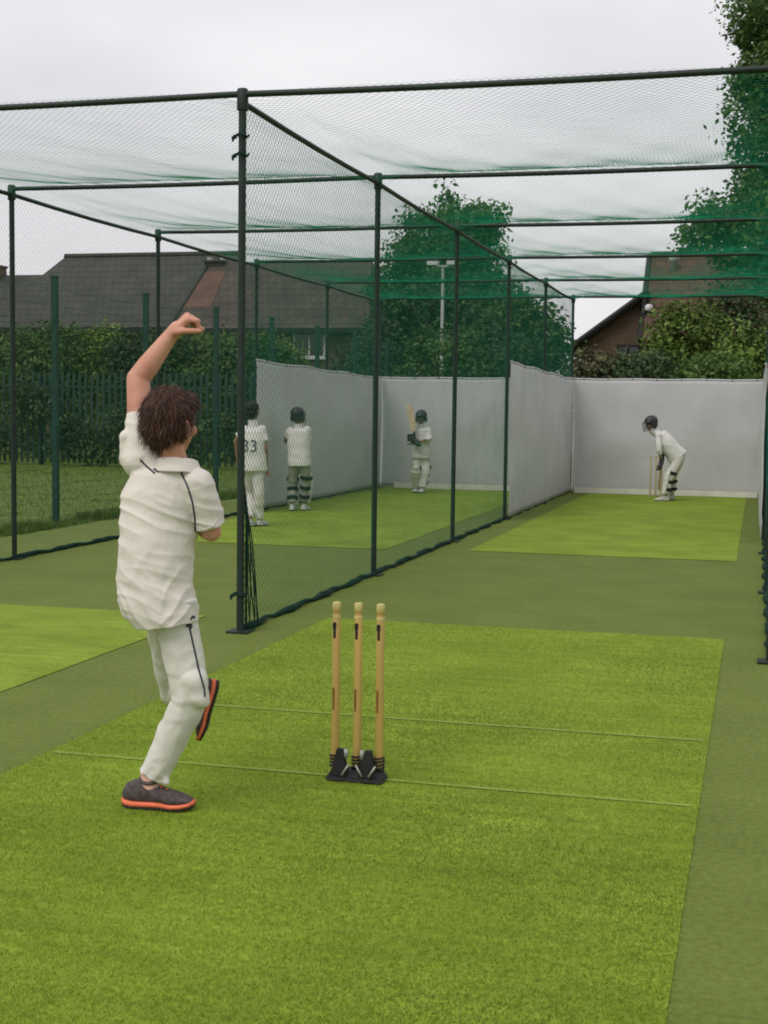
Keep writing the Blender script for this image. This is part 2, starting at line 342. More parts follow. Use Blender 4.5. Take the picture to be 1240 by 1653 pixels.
# ------------------------------------------------------------------ netting: every strand a real cord
def netting(name, fn, W, H, cell, r, mat, label, cat='net', group=None, step=0.4):
    d = cell*math.sqrt(2); A = []; B = []
    for sgn in (1, -1):
        c0 = np.arange(-H-d, W+H+d, d)
        for c in c0:
            # line u = c + sgn*v
            if sgn > 0: v0, v1 = max(0, -c), min(H, W-c)
            else: v0, v1 = max(0, c-W), min(H, c)
            if v1-v0 < 0.02: continue
            n = max(1, int((v1-v0)*1.414/step)); t = np.linspace(v0, v1, n+1)
            P = np.c_[c+sgn*t, t]; A.append(P[:-1]); B.append(P[1:])
    A = np.vstack(A); B = np.vstack(B); a = fn(A[:, 0], A[:, 1]); b = fn(B[:, 0], B[:, 1])
    t = b-a; t /= np.linalg.norm(t, axis=1)[:, None]
    ref = np.tile(np.array([0.31, 0.53, 0.79]), (len(t), 1)); p = np.cross(t, ref); p /= np.linalg.norm(p, axis=1)[:, None]; q = np.cross(t, p)
    n = len(a); V = np.zeros((n, 6, 3))
    for j in range(3):
        o = (p*math.cos(j*2.0944)+q*math.sin(j*2.0944))*r; V[:, j] = a+o; V[:, 3+j] = b+o
    i = (np.arange(n)*6)[:, None]
    F = np.concatenate([np.concatenate([i+j, i+(j+1) % 3, i+3+(j+1) % 3, i+3+j], 1) for j in range(3)])
    o = link(name, npmesh(name, V.reshape(-1, 3), F, 4), mat)
    return tag(o, label, cat, group)
def side_fn(X, amp):
    def fn(u, v):
        z = 0.02+v; s = np.sin(np.pi*np.clip(v/3.38, 0, 1))
        return np.c_[X + s*amp*(np.sin(u*0.95)+0.3*np.sin(u*2.1+1.0)) + 0.002*np.sin(u*9+v*3), Y0+u, z]
    return fn
LEN = 5*BAY
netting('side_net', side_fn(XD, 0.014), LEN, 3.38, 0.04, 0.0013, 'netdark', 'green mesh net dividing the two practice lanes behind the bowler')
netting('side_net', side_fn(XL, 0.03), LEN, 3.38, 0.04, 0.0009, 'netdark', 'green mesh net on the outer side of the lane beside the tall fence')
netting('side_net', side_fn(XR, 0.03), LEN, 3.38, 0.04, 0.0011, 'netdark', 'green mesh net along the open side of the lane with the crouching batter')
SAG = [0.15, 0.14, 0.13, 0.125, 0.125]
def roof_fn(Xa, Xb, ph):
    def fn(u, v):
        k = np.clip((v/BAY).astype(int), 0, 4); t = v/BAY-k; s = np.array(SAG)[k]
        fx = u/(Xb-Xa); ed = np.abs(2*fx-1); e = 1-ed**3
        z = HH+0.038 - 0.080*ed**10 - s*4*t*(1-t)*e*(1+0.18*np.sin(fx*7+ph+k)) - 0.008*np.sin(u*8+ph)*np.sin(v*5)
        return np.c_[Xa+u, Y0+v, z]
    return fn
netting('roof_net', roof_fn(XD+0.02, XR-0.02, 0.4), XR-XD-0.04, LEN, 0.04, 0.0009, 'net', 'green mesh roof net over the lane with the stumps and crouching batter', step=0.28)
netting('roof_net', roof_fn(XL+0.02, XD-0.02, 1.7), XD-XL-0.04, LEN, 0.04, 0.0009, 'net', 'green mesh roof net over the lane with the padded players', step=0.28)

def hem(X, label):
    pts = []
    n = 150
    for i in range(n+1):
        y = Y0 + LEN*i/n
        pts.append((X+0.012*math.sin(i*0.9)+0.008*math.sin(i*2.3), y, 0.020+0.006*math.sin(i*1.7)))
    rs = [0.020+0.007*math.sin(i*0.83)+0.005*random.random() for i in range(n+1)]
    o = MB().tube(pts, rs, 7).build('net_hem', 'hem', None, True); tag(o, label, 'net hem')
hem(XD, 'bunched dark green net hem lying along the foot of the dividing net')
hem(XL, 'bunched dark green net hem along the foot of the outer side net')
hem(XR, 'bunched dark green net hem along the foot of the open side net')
# gathered end of the dividing net hanging down the front corner post
g = MB()
for j in range(9):
    a = j*0.7; pts = []
    for i in range(19):
        z = 0.02+i*0.95/18; sp = 0.012+0.045*max(0, 1-z/0.75)+0.012*math.sin(z*3+j)
        k_ = min(1, (0.98-z)/0.35); pts.append((XD+0.018+0.017*k_+sp*k_*math.cos(a+z*1.3)*0.8, Y0+0.02+0.03*k_+0.06*max(0, 1-z/0.6)+sp*k_*math.sin(a+z*1.3), z))
    g.tube(pts, 0.0045, 5)
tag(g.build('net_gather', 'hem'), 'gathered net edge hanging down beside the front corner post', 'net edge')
for z in (3.22, 3.10, 0.25):
    g = MB(); lp = [(XD+0.045*math.cos(t)-0.004, Y0+0.045*math.sin(t), z+0.01*math.sin(3*t)) for t in np.linspace(0, 6.283, 13)]
    g.tube(lp, 0.007, 6, False); g.tube([(XD-0.045, Y0, z), (XD-0.062, Y0-0.01, z-0.012), (XD-0.060, Y0-0.015, z-0.035)], [0.016, 0.012, 0.006], 6)
    tag(g.build('net_tie', 'hem'), {3.22: 'upper knotted net tie near the top of the front corner post', 3.10: 'lower of two knotted net ties high on the front corner post', 0.25: 'knotted net tie near the foot of the front corner post'}[z], 'net tie')

# ------------------------------------------------------------------ white canvas sheets
def canvas(a, b, h0, h1, label, bulge, normal, nx=70, nz=26, seed=0):
    sagt = 0.008 if abs(normal[1]) > 0.5 else 0.02
    a = Vector(a); b = Vector(b); nrm = Vector(normal); V = []; F = []
    for side in (0, 1):
        for i in range(nx+1):
            s = i/nx
            for j in range(nz+1):
                t = j/nz; p = a.lerp(b, s); top = h0+(h1-h0)*s - sagt*math.sin(math.pi*s*3)**2
                z = 0.03+(top-0.03)*t
                q = Vector((s*(b-a).length, z, seed))
                dsp = bulge*math.sin(math.pi*min(1, t*1.1))*math.sin(math.pi*s)**0.5 + 0.03*(noise.noise(q*1.3)) + 0.012*noise.noise(Vector((q.x*5, q.y*1.6, seed+3)))
                pos = p + nrm*(dsp - 0.003*side); V.append((pos.x, pos.y, z))
    st = nz+1; off = (nx+1)*st
    for i in range(nx):
        for j in range(nz):
            k = i*st+j; F.append((k, k+st, k+st+1, k+1)); F.append((off+k, off+k+1, off+k+st+1, off+k+st))
    for j in range(nz):
        F.append((j, j+1, off+j+1, off+j)); k = nx*st+j; F.append((k, off+k, off+k+1, k+1))
    for i in range(nx):
        k = i*st; F.append((k, off+k, off+k+st, k+st)); k = i*st+nz; F.append((k, k+st, off+k+st, off+k))
    me = bpy.data.meshes.new('canvas'); me.from_pydata(V, [], F); me.update()
    root = empty('canvas_screen', ((a.x+b.x)/2, (a.y+b.y)/2, 0), label, 'screen', 'white canvas screens round the batting ends')
    sh = link('sheet', me, 'canvas', root, True)
    # hem band along the top, and tie eyelets
    hb = MB()
    pts = [Vector(V[i*st+nz])-nrm*0.0015 for i in range(nx+1)]
    hb.tube(pts, 0.014, 6); hb.build('top_hem', 'canvas', root, True)
    for i in range(4, nx, 9):
        p = pts[i]; MB().tube([p-Vector((0, 0, 0.02))+nrm*0.02, p+Vector((0, 0, 0.03)), p-Vector((0, 0, 0.02))-nrm*0.02], 0.006, 5).build('tie', 'strap', root)
    return root
SH = 2.03
canvas((XL+0.05, YB-0.10, 0), (XD-0.05, YB-0.10, 0), SH, SH, 'white canvas end screen behind the batter lifting a bat', 0.02, (0, -1, 0), seed=1)
canvas((XD+0.05, YB-0.10, 0), (XR-0.02, YB-0.10, 0), SH, SH, 'white canvas end screen behind the crouching batter', 0.02, (0, -1, 0), seed=5)
canvas((XL+0.06, Y0+3*BAY-0.15, 0), (XL+0.06, YB-0.14, 0), SH+0.09, SH, 'rippled white canvas side screen beside the player with strapped pads', 0.03, (1, 0, 0), seed=9)
canvas((XD+0.045, Y0+3*BAY+0.03, 0), (XD+0.045, YB-0.14, 0), SH+0.09, SH, 'white canvas side screen hung on the dividing net', 0.02, (1, 0, 0), seed=13)
canvas((XR-0.05, Y0+2*BAY+1.2, 0), (XR-0.05, YB-0.14, 0), SH, SH, 'white canvas side screen bulging on the open side net', 0.05, (-1, 0, 0), seed=17)
for xa, xb, lb in ((XL+0.35, XD-0.08, 'cream timber kickboard under the end screen behind the batter lifting a bat'), (XD+0.12, XR-0.1, 'cream timber kickboard under the end screen behind the crouching batter')):
    tag(MB().box((xa, YB-0.20, 0.004), (xb, YB-0.165, 0.10)).build('kick_board', 'board'), lb, 'board')

# ------------------------------------------------------------------ fences on the left
def court_fence():
    X = -8.37; ys = [15.5 + 2.62*i for i in range(-3, 9)]; h = 3.02
    root = empty('court_fence', (X, ys[0], 0), 'tall green mesh fence with square posts beside the turf edge', 'fence')
    pm = MB().box((-0.036, -0.03, -0.01), (0.036, 0.03, h)).box((-0.042, -0.037, h), (0.042, 0.037, h+0.02)).mesh('fence_post'); pm.materials.append(MT['fence'])
    for y in ys:
        o = link('fence_post', pm, None, root); o.location = (X, y, 0)
    for i in range(len(ys)-1):
        g = MB(); y0 = ys[i]+0.03; y1 = ys[i+1]-0.03; n = int((y1-y0)/0.055)
        for j in range(n+1):
            y = y0+(y1-y0)*j/n; g.tube([(X-0.05, y, 0.05), (X-0.05, y, h-0.03)], 0.0016, 3, False)
        for j in range(15):
            z = 0.08+j*0.2; g.tube([(X-0.054, y0, z), (X-0.054, y1, z)], 0.002, 3, False)
        tag(g.build('mesh_panel', 'fence', root), kind='stuff')
court_fence()
def palisade():
    y = 30.2; x0, x1 = -31.0, -6.0; h = 2.25
    root = empty('palisade_fence', (x0, y, 0), 'green steel palisade fence in front of the hedge', 'fence')
    g = MB(); g.box((-0.034, -0.01, 0.05), (0.034, 0.006, h-0.12)).add([(-0.034, -0.01, h-0.12), (0.034, -0.01, h-0.12), (0.034, 0.006, h-0.12), (-0.034, 0.006, h-0.12), (0, -0.002, h)], [(0, 1, 4), (1, 2, 4), (2, 3, 4), (3, 0, 4)])
    pm = g.mesh('pale'); pm.materials.append(MT['pale'])
    n = int((x1-x0)/0.155)
    for i in range(n+1):
        o = link('pale', pm, None, root); o.location = (x0+0.155*i, y, 0)
    for z in (0.4, 1.85): MB().box((x0, y+0.008, z), (x1, y+0.05, z+0.05)).build('rail', 'pale', root)
    qm = MB().box((-0.05, 0.052, -0.02), (0.05, 0.15, h-0.1)).mesh('fence_post'); qm.materials.append(MT['pale'])
    for i in range(10):
        o = link('fence_post', qm, None, root); o.location = (x0+0.5+2.75*i, y, 0)
palisade()

# ------------------------------------------------------------------ trees and bushes
def foliage(blobs, n, size, clump=0.5, per=26, shell=0.35):
    """leaf quads in clumps through the volume of several ellipsoids [(cx,cy,cz,rx,ry,rz)]"""
    blobs = np.array(blobs, float); vol = blobs[:, 3]*blobs[:, 4]*blobs[:, 5]; vol = vol**0.75; pr = vol/vol.sum()
    nc = max(4, n//per); k = RNG.choice(len(blobs), nc, p=pr)
    d = RNG.normal(size=(nc, 3)); d /= np.linalg.norm(d, axis=1)[:, None]; rr = RNG.uniform(shell, 1.0, nc)**0.5
    C = blobs[k, :3] + d*rr[:, None]*blobs[k, 3:]
    cs = clump*RNG.uniform(0.5, 1.4, nc)
    i = RNG.integers(0, nc, n); off = RNG.normal(size=(n, 3))*0.5; ln = np.linalg.norm(off, axis=1)[:, None]; off *= np.minimum(1, 0.85/ln); off[:, 2] *= 0.75
    P = C[i] + off*cs[i][:, None]
    outw = P - blobs[k[i], :3]; outw /= (np.linalg.norm(outw, axis=1)[:, None]+1e-6)
    nrm = outw*0.5 + np.array([0, 0, 0.45]) + RNG.normal(size=(n, 3))*0.55; nrm /= np.linalg.norm(nrm, axis=1)[:, None]
    ref = RNG.normal(size=(n, 3)); a = np.cross(nrm, ref); a /= np.linalg.norm(a, axis=1)[:, None]; b = np.cross(nrm, a)
    s = (size*RNG.uniform(0.55, 1.3, n))[:, None]
    V = np.zeros((n, 4, 3)); V[:, 0] = P-a*s; V[:, 1] = P-b*s*0.55+nrm*s*0.12; V[:, 2] = P+a*s; V[:, 3] = P+b*s*0.55+nrm*s*0.12
    return V.reshape(-1, 3), np.arange(4*n).reshape(-1, 4)
def tree(name, base, trunk_r, blobs, n, size, mat, label, cat='tree', group=None, clump=0.7, per=30):
    base = Vector(base); root = empty(name, base, label, cat, group)
    B = sorted(blobs, key=lambda b: b[2]); top = max(B, key=lambda b: b[2]+b[5]); tp = Vector((top[0], top[1], top[2]+top[5]*0.5))
    g = MB(); pts = []; k = 7
    for i in range(k+1):
        t = i/k; p = base.lerp(tp, t); p.x += 0.12*trunk_r*8*noise.noise(Vector((t*3, base.x, 1)))*t; p.y += 0.5*noise.noise(Vector((t*3, base.y, 5)))*t
        pts.append(p)
    pts[0].z -= 0.1
    g.tube(pts, [trunk_r*(1.35 if i == 0 else 1)*(1-0.85*i/k) for i in range(k+1)], 9)
    for b in blobs:
        c = Vector(b[:3]); t = max(0.15, min(0.85, (c.z-b[5]*0.6-base.z)/(tp.z-base.z+0.01)))
        q = pts[0].lerp(tp, t); i = min(k-1, int(t*k)); q = pts[i].lerp(pts[i+1], t*k-i)
        m = q.lerp(c, 0.5)+Vector((random.uniform(-.2, .2), random.uniform(-.2, .2), 0.15*b[5]))
        g.tube([q, m, c+Vector((0, 0, b[5]*0.3))], [trunk_r*(1-0.8*t)*0.6, trunk_r*0.3*(1-0.6*t)+0.008, 0.01], 6)
        for _ in range(3):
            e = c+Vector((random.uniform(-1, 1)*b[3], random.uniform(-1, 1)*b[4], random.uniform(-.5, 1)*b[5]))*0.75
            g.tube([m, m.lerp(e, 0.55)+Vector((0, 0, 0.1*b[5])), e], [trunk_r*0.2+0.006, trunk_r*0.12+0.005, 0.005], 5)
    g.build('trunk', 'bark', root, True)
    V, F = foliage(blobs, n, size, clump, per)
    link('crown', npmesh('crown', V, F, 4), mat, root)
    return root
def pb(u, v, Y, ru, rv, ry=None):
    """ellipsoid seen at a pixel, at depth Y, radii given in pixels there"""
    p = atY(u, v, Y); s = (p-CAM).dot(CF)/FPX
    return (p.x, p.y, p.z, ru*s, (ry if ry else ru*s), rv*s)

# conical tree standing behind the end screens
tree('conifer_tree', (atY(722, 600, 43).x, 43, 0), 0.24,
     [pb(724, 318, 43, 13, 24), pb(716, 350, 43, 26, 26), pb(672, 362, 43, 24, 30), pb(782, 352, 43, 28, 26), pb(745, 385, 43, 50, 40), pb(668, 415, 43, 42, 38), pb(715, 420, 43, 60, 45), pb(785, 420, 43, 34, 50), pb(640, 465, 43, 44, 40), pb(725, 490, 43, 85, 60), pb(800, 490, 43, 40, 50)],
     26000, 0.085, 'leafA', 'pointed mid green tree rising above the dividing net', 'tree', None, 0.55, 34)
tree('broad_tree', (atY(855, 600, 39).x, 39, 0), 0.2,
     [pb(850, 535, 39, 55, 45), pb(885, 560, 39, 36, 48), pb(820, 560, 39, 55, 50), pb(870, 590, 39, 46, 40), pb(836, 500, 39, 34, 30)],
     11000, 0.085, 'leafA', 'rounded green tree behind the meeting corner of the end screens', 'tree', 'trees behind the end screens', 0.5)
tree('broad_tree', (atY(690, 600, 37).x, 37, 0), 0.2,
     [pb(650, 540, 37, 60, 55), pb(740, 555, 37, 70, 55), pb(700, 510, 37, 60, 50), pb(620, 580, 37, 50, 45), pb(800, 580, 37, 55, 45)],
     15000, 0.085, 'leafB', 'dark broad tree behind the screen of the batter lifting a bat', 'tree', 'trees behind the end screens', 0.5)
# big tree at the right
tree('tall_tree', (3.4, 39, 0), 0.38,
     [pb(1225, 30, 38, 48, 48, 1.6), pb(1290, 120, 38, 90, 90, 2.2), pb(1222, 135, 38, 46, 42, 1.5), pb(1205, 190, 37.5, 34, 30, 1.2), pb(1240, 240, 38, 55, 50, 1.8), pb(1320, 300, 39, 120, 110, 2.5), pb(1235, 320, 37.5, 55, 40, 1.6), pb(1180, 365, 37, 62, 30, 1.3), pb(1140, 345, 36.6, 30, 18, 0.8), pb(1135, 385, 36.6, 38, 16, 0.9), pb(1220, 400, 37.5, 70, 50, 1.6), pb(1275, 20, 38.5, 60, 70, 1.6), pb(1300, 440, 38, 90, 60, 2)],
     44000, 0.08, 'leafA', 'tall spreading tree overhanging the roof net beside the tiled house', 'tree', None, 0.5, 30)
# shrubs over the right end screen
for u, v, Y, ru, rv, n, m, lb in (
        (1110, 545, 31, 62, 62, 6500, 'leafC', 'light green bush covering the corner of the tiled house'),
        (1190, 520, 32, 60, 75, 6000, 'leafB', 'dark bush beneath the tall spreading tree'),
        (1225, 575, 29.5, 60, 50, 4500, 'leafC', 'leafy green bush at the far side of the crouching batter screen'),
        (965, 598, 29, 52, 26, 3000, 'leafD', 'low bronze shrub under the sloping eave of the gable'),
        (1040, 600, 28.6, 60, 27, 3600, 'leafB', 'low dark shrub in front of the gable wall'),
        (716, 578, 31.5, 74, 46, 5200, 'leafA', 'green bush hiding the foot of the lamp column'),
        (820, 590, 31, 62, 42, 4600, 'leafB', 'dark bush behind the screen corner at the dividing net'),
        (1150, 602, 28.2, 60, 28, 3600, 'leafA', 'low green shrub just above the crouching batter screen')):
    p = atY(u, v, Y); b = pb(u, v, Y, ru, rv, 0.8); hz = p.z
    tree('bush', (p.x, Y, 0), 0.06, [b, (b[0]-b[3]*0.5, Y, hz*0.55, b[3]*0.8, 0.8, hz*0.5), (b[0]+b[3]*0.5, Y, hz*0.5, b[3]*0.8, 0.8, hz*0.5), (b[0]-b[3]*.4, Y, b[2]+b[5]*.4, b[3]*.45, .5, b[5]*.55), (b[0]+b[3]*.45, Y, b[2]+b[5]*.3, b[3]*.5, .5, b[5]*.6)],
         int(n*1.5), 0.058, m, lb, 'bush', 'bushes behind the end screens', 0.35, 24)
# hedge shrubs along the palisade
HB = [(-10, 600, 36, 62, 60, 'leafB', 'dark hedge shrub at the lower roof end of the palisade'), (70, 585, 34, 66, 62, 'leafA', 'green hedge shrub below the white roof vent'), (150, 590, 35, 60, 64, 'leafC', 'pale yellow green hedge shrub behind the palisade'),
      (235, 600, 34.5, 60, 70, 'leafB', 'dark hedge shrub behind the raised arm of the bowler'), (310, 600, 35, 60, 66, 'leafA', 'green hedge shrub beside the head of the bowler'), (385, 605, 34.2, 55, 72, 'leafA', 'green hedge shrub behind the front corner post'),
      (440, 610, 35, 48, 68, 'leafC', 'green hedge shrub left of the house window behind the nets'), (548, 640, 34, 45, 50, 'leafB', 'dark hedge shrub over the rippled side screen'), (605, 610, 35.5, 50, 66, 'leafB', 'dark hedge shrub where the side and end screens meet'),
      (-80, 600, 35, 60, 60, 'leafA', 'hedge shrub at the far end of the palisade')]
for u, v, Y, ru, rv, m, lb in HB:
    p = atY(u, v, Y); b = pb(u, v, Y, ru, rv, 0.9)
    tree('hedge_shrub', (p.x, Y, 0), 0.07, [b, (b[0], Y, b[2]*0.45, b[3]*1.05, 1.0, b[2]*0.5), (b[0]-b[3]*.5, Y-.2, b[2]+b[5]*.35, b[3]*.5, .6, b[5]*.5), (b[0]+b[3]*.5, Y, b[2]+b[5]*.45, b[3]*.45, .6, b[5]*.5), (b[0]+b[3]*.1, Y-.3, b[2]-b[5]*.3, b[3]*.9, .7, b[5]*.6)],
         9000, 0.065, m, lb, 'shrub', 'hedge shrubs behind the palisade', 0.4, 24)

V, F = foliage([(x, 29.95, z, 0.55, 0.12, h) for x, z, h in [(-27+i*0.62, random.uniform(0.3, 1.5), random.uniform(0.25, 0.7)) for i in range(33)]], 15000, 0.055, 0.3, 18, 0.0)
tag(link('creeper', npmesh('creeper', V, F, 4), 'leafB'), 'dark creeper growing through the palisade fence', kind='stuff')
# ------------------------------------------------------------------ houses
def prism_roof(parent, mat, x0, x1, yf, yr, yb, ze, zr, hipL=0.0, hipR=0.0, th=0.12, name='roof'):
    """ridge along X; hip insets at each end; a slab of thickness th"""
    def shell(dz):
        return [(x0, yf, ze+dz), (x1, yf, ze+dz), (x1-hipR, yr, zr+dz), (x0+hipL, yr, zr+dz), (x0, yb, ze+dz), (x1, yb, ze+dz)]
    V = shell(0)+shell(-th)
    F = [(0, 1, 2, 3), (5, 4, 3, 2), (3, 4, 0), (2, 1, 5), (7, 6, 9, 8), (10, 11, 8, 9), (10, 9, 6), (7, 8, 11), (1, 0, 6, 7), (4, 5, 11, 10), (0, 4, 10, 6), (5, 1, 7, 11)]
    return MB().add(V, F).build(name, mat, parent)
def window(parent, x0, x1, z0, z1, y, bars=1, fm='white'):
    f = MB(); t = 0.06
    f.box((x0, y-0.05, z0), (x1, y-0.002, z0+t)).box((x0, y-0.05, z1-t), (x1, y-0.002, z1)).box((x0, y-0.05, z0+t), (x0+t, y-0.002, z1-t)).box((x1-t, y-0.05, z0+t), (x1, y-0.002, z1-t))
    for i in range(bars):
        xm = x0+(x1-x0)*(i+1)/(bars+1); f.box((xm-0.03, y-0.048, z0+t), (xm+0.03, y-0.002, z1-t))
    o = f.build('window', fm, parent)
    MB().box((x0+t, y-0.02, z0+t), (x1-t, y-0.006, z1-t)).build('pane', 'glass', o)
    MB().box((x0-0.06, y-0.10, z0-0.06), (x1+0.06, y-0.001, z0-0.003)).build('sill', fm, o)
def walls(parent, x0, x1, y0, y1, z1, mat='brick'): return MB().box((x0, y0, -0.02), (x1, y1, z1)).build('wall', mat, parent)

YH = 50.0
pl = atY(105, 415, YH); pr_ = atY(352, 418, YH); ze = atY(300, 528, YH-4.2).z
A = empty('house', (pl.x, YH-4, 0), 'long grey tiled house roof behind the hedge and palisade', 'house')
x0, x1 = atY(78, 480, YH).x-0.6, pr_.x+1.0
walls(A, x0+0.3, x1-0.3, YH-3.9, YH+3.9, ze-0.14)
rf = prism_roof(A, 'roofA', x0, x1, YH-4.3, YH, YH+4.3, ze, pl.z, pl.x-x0, 0.0)
MB().tube([(pl.x, YH, pl.z+0.03), (x1, YH, pl.z+0.03)], 0.10, 8).build('ridge_tiles', 'roofA', rf)
MB().box((x0, YH-4.36, ze-0.16), (x1, YH-4.31, ze+0.0)).build('gutter', 'fascia', A)
MB().box((x1+0.01, YH-4.32, ze-0.15), (x1+0.05, YH-4.22, ze+0.02)).build('downpipe', 'fascia', A)
cv = atY(122, 512, YH-3.2)
MB().lathe([(0.16, -0.45), (0.16, -0.05), (0.24, -0.04), (0.24, 0.10), (0.05, 0.22)], (cv.x, YH-3.2, cv.z), 12).build('roof_vent', 'lamp', A, True)
for i, xx in enumerate((x0+2, x0+5.5, x0+8.4)): window(A, xx, xx+1.5, 1.2, 2.4, YH-3.9)
# lower roof at the far left
A2 = empty('house', (x0-6, YH-3, 0), 'lower grey roofed wing with a chimney at the end of the long roof', 'house')
pz = atY(40, 443, YH).z; xa = atY(-140, 443, YH).x
walls(A2, xa+0.3, x0+1.2, YH-3.0, YH+3.0, ze-0.14)
r2 = prism_roof(A2, 'roofA', xa, pl.x-0.1, YH-3.4, YH+0.2, YH+3.4, ze-0.02, pz)
c = atY(0, 440, YH+0.2)
MB().box((c.x-0.8, YH-0.3, pz-0.6), (c.x+0.12, YH+0.5, pz+0.30)).box((c.x-0.85, YH-0.35, pz+0.303), (c.x+0.17, YH+0.55, pz+0.38)).build('chimney', 'brick', r2)
# brown hipped house to the right of it, partly in front
YJ = 47.0
B = empty('house', (atY(400, 420, YJ).x, YJ-3, 0), 'brown hipped roof house seen through the dividing net', 'house')
ql = atY(352, 424, YJ); qr = atY(600, 432, YJ); qe = atY(272, 530, YJ-3.6); ex = atY(640, 530, YJ).x
walls(B, qe.x+0.35, ex-0.3, YJ-3.2, YJ+3.4, qe.z-0.14)
rfb = prism_roof(B, 'roofB', ql.x-0.3, ex, YJ-3.6, YJ, YJ+3.8, qe.z, ql.z, 0.0, ex-qr.x)
# newer rust red tiles along the verge
def onroof(x, t, dz=0.02): return (x, YJ-3.6+3.6*t, qe.z+(ql.z-qe.z)*t+dz)
a_, b_ = ql.x-0.25, ql.x+0.75
V = [onroof(a_, 0.30), onroof(b_, 0.30), onroof(b_-0.25, 0.86), onroof(a_, 0.86)]
MB().add(V+[(x, y, z-0.018) for x, y, z in V], [(0, 1, 2, 3), (0, 4, 5, 1), (1, 5, 6, 2), (2, 6, 7, 3), (3, 7, 4, 0)]).build('verge_tiles', 'tilehung', rfb)
ch = atY(352, 430, YJ+0.2)
chm = MB().box((ch.x-0.34, YJ-0.25, ch.z-0.9), (ch.x+0.36, YJ+0.3, ch.z+0.10)).box((ch.x-0.38, YJ-0.3, ch.z+0.103), (ch.x+0.40, YJ+0.35, ch.z+0.17)).build('chimney', 'chim', rfb)
MB().lathe([(0.10, 0), (0.085, 0.1), (0.10, 0.12)], (ch.x-0.24, YJ, ch.z+0.173), 10).build('chimney_pot', 'white', chm, True)
MB().lathe([(0.10, 0), (0.085, 0.1), (0.10, 0.12)], (ch.x+0.26, YJ, ch.z+0.173), 10).build('chimney_pot', 'white', chm, True)
MB().add([(ql.x-0.36, YJ-0.02, ql.z+0.05), (ql.x-0.26, YJ-0.02, ql.z+0.05), (ql.x-0.26, YJ-3.6, qe.z+0.05), (ql.x-0.36, YJ-3.6, qe.z+0.05), (ql.x-0.36, YJ-0.02, ql.z-0.2), (ql.x-0.26, YJ-0.02, ql.z-0.2), (ql.x-0.26, YJ-3.6, qe.z-0.2), (ql.x-0.36, YJ-3.6, qe.z-0.2)],
         [(0, 1, 2, 3), (7, 6, 5, 4), (0, 3, 7, 4), (1, 5, 6, 2), (3, 2, 6, 7), (0, 4, 5, 1)]).build('barge_board', 'fascia', rfb)
MB().box((qe.x+0.3, YJ-3.68, qe.z-0.16), (ex, YJ-3.62, qe.z)).build('gutter', 'fascia', B)
wq = atY(500, 550, YJ-3.2)
for dx in (-3.0, 0.0, 3.2): window(B, wq.x-0.55+dx, wq.x+0.55+dx, wq.z-0.55, wq.z+0.5, YJ-3.2)

# house on the right: main block with a lower gabled wing
YR = 43.0
C = empty('house', (atY(1100, 500, YR).x, YR-3, 0), 'red brown tiled house with a dark edged sloping gable wing', 'house')
m0 = atY(1052, 413, YR); me_ = atY(1036, 547, YR-3.6); xr = m0.x+14
walls(C, me_.x+0.35, xr, YR-3.2, YR+3.4, me_.z-0.16)
V = [(me_.x, YR-3.6, me_.z), (xr, YR-3.6, me_.z), (xr, YR, m0.z), (m0.x, YR, m0.z), (me_.x, YR+3.8, me_.z), (xr, YR+3.8, me_.z)]
V2 = V+[(x, y, z-0.14) for x, y, z in V]
rfc = MB().add(V2, [(0, 1, 2, 3), (5, 4, 3, 2), (3, 4, 0), (2, 1, 5), (7, 6, 9, 8), (10, 11, 8, 9), (10, 9, 6), (7, 8, 11), (1, 0, 6, 7), (4, 5, 11, 10), (0, 4, 10, 6), (5, 1, 7, 11)]).build('roof', 'roofC', C)
MB().tube([(m0.x-0.02, YR, m0.z+0.03), (xr, YR, m0.z+0.03)], 0.10, 8).build('ridge_tiles', 'roofC', rfc)
MB().tube([(me_.x-0.06, YR-3.62, me_.z-0.04), (m0.x-0.06, YR-0.02, m0.z-0.02)], 0.085, 6).build('barge_board', 'fascia', rfc)
MB().lathe([(0.10, 0), (0.10, 0.5), (0.16, 0.52), (0.13, 0.7), (0.03, 0.78)], (atY(1088, 440, YR-0.6).x, YR-0.7, atY(1088, 440, YR).z-0.25), 10).build('roof_vent', 'lamp', C, True)
# gable wing
YW = 40.5
g0 = atY(929, 553, YW); g1 = atY(1049, 467, YW); g2 = atY(1040, 553, YW)
V = [(g0.x, YW, -0.02), (g2.x, YW, -0.02), (g2.x, YW, g1.z-0.16), (g0.x+0.15, YW, g0.z-0.05)]
MB().add([(x, YW+0.25, z) for x, y, z in V]+[(x, YW+4, z) for x, y, z in V], [(0, 1, 2, 3), (7, 6, 5, 4), (0, 3, 7, 4), (1, 5, 6, 2), (3, 2, 6, 7), (0, 4, 5, 1)]).build('gable_wall', 'brick', C)
V = [(g0.x-0.25, YW, g0.z-0.2), (g2.x+0.05, YW, g1.z), (g2.x+0.05, YW+4.2, g1.z), (g0.x-0.25, YW+4.2, g0.z-0.2)]
wr = MB().add(V+[(x, y, z-0.12) for x, y, z in V], [(0, 1, 2, 3), (7, 6, 5, 4), (0, 4, 5, 1), (1, 5, 6, 2), (2, 6, 7, 3), (3, 7, 4, 0)]).build('wing_roof', 'roofC', C)
MB().tube([(g0.x-0.27, YW-0.03, g0.z-0.25), (g2.x+0.08, YW-0.03, g1.z-0.06)], 0.10, 6).build('barge_board', 'fascia', wr)
MB().tube([(g2.x+0.02, YW-0.02, g1.z-0.1), (atY(1036, 552, YW).x, YW-0.02, atY(1036, 552, YW).z)], 0.11, 6).build('rafter_end', 'fascia', wr)
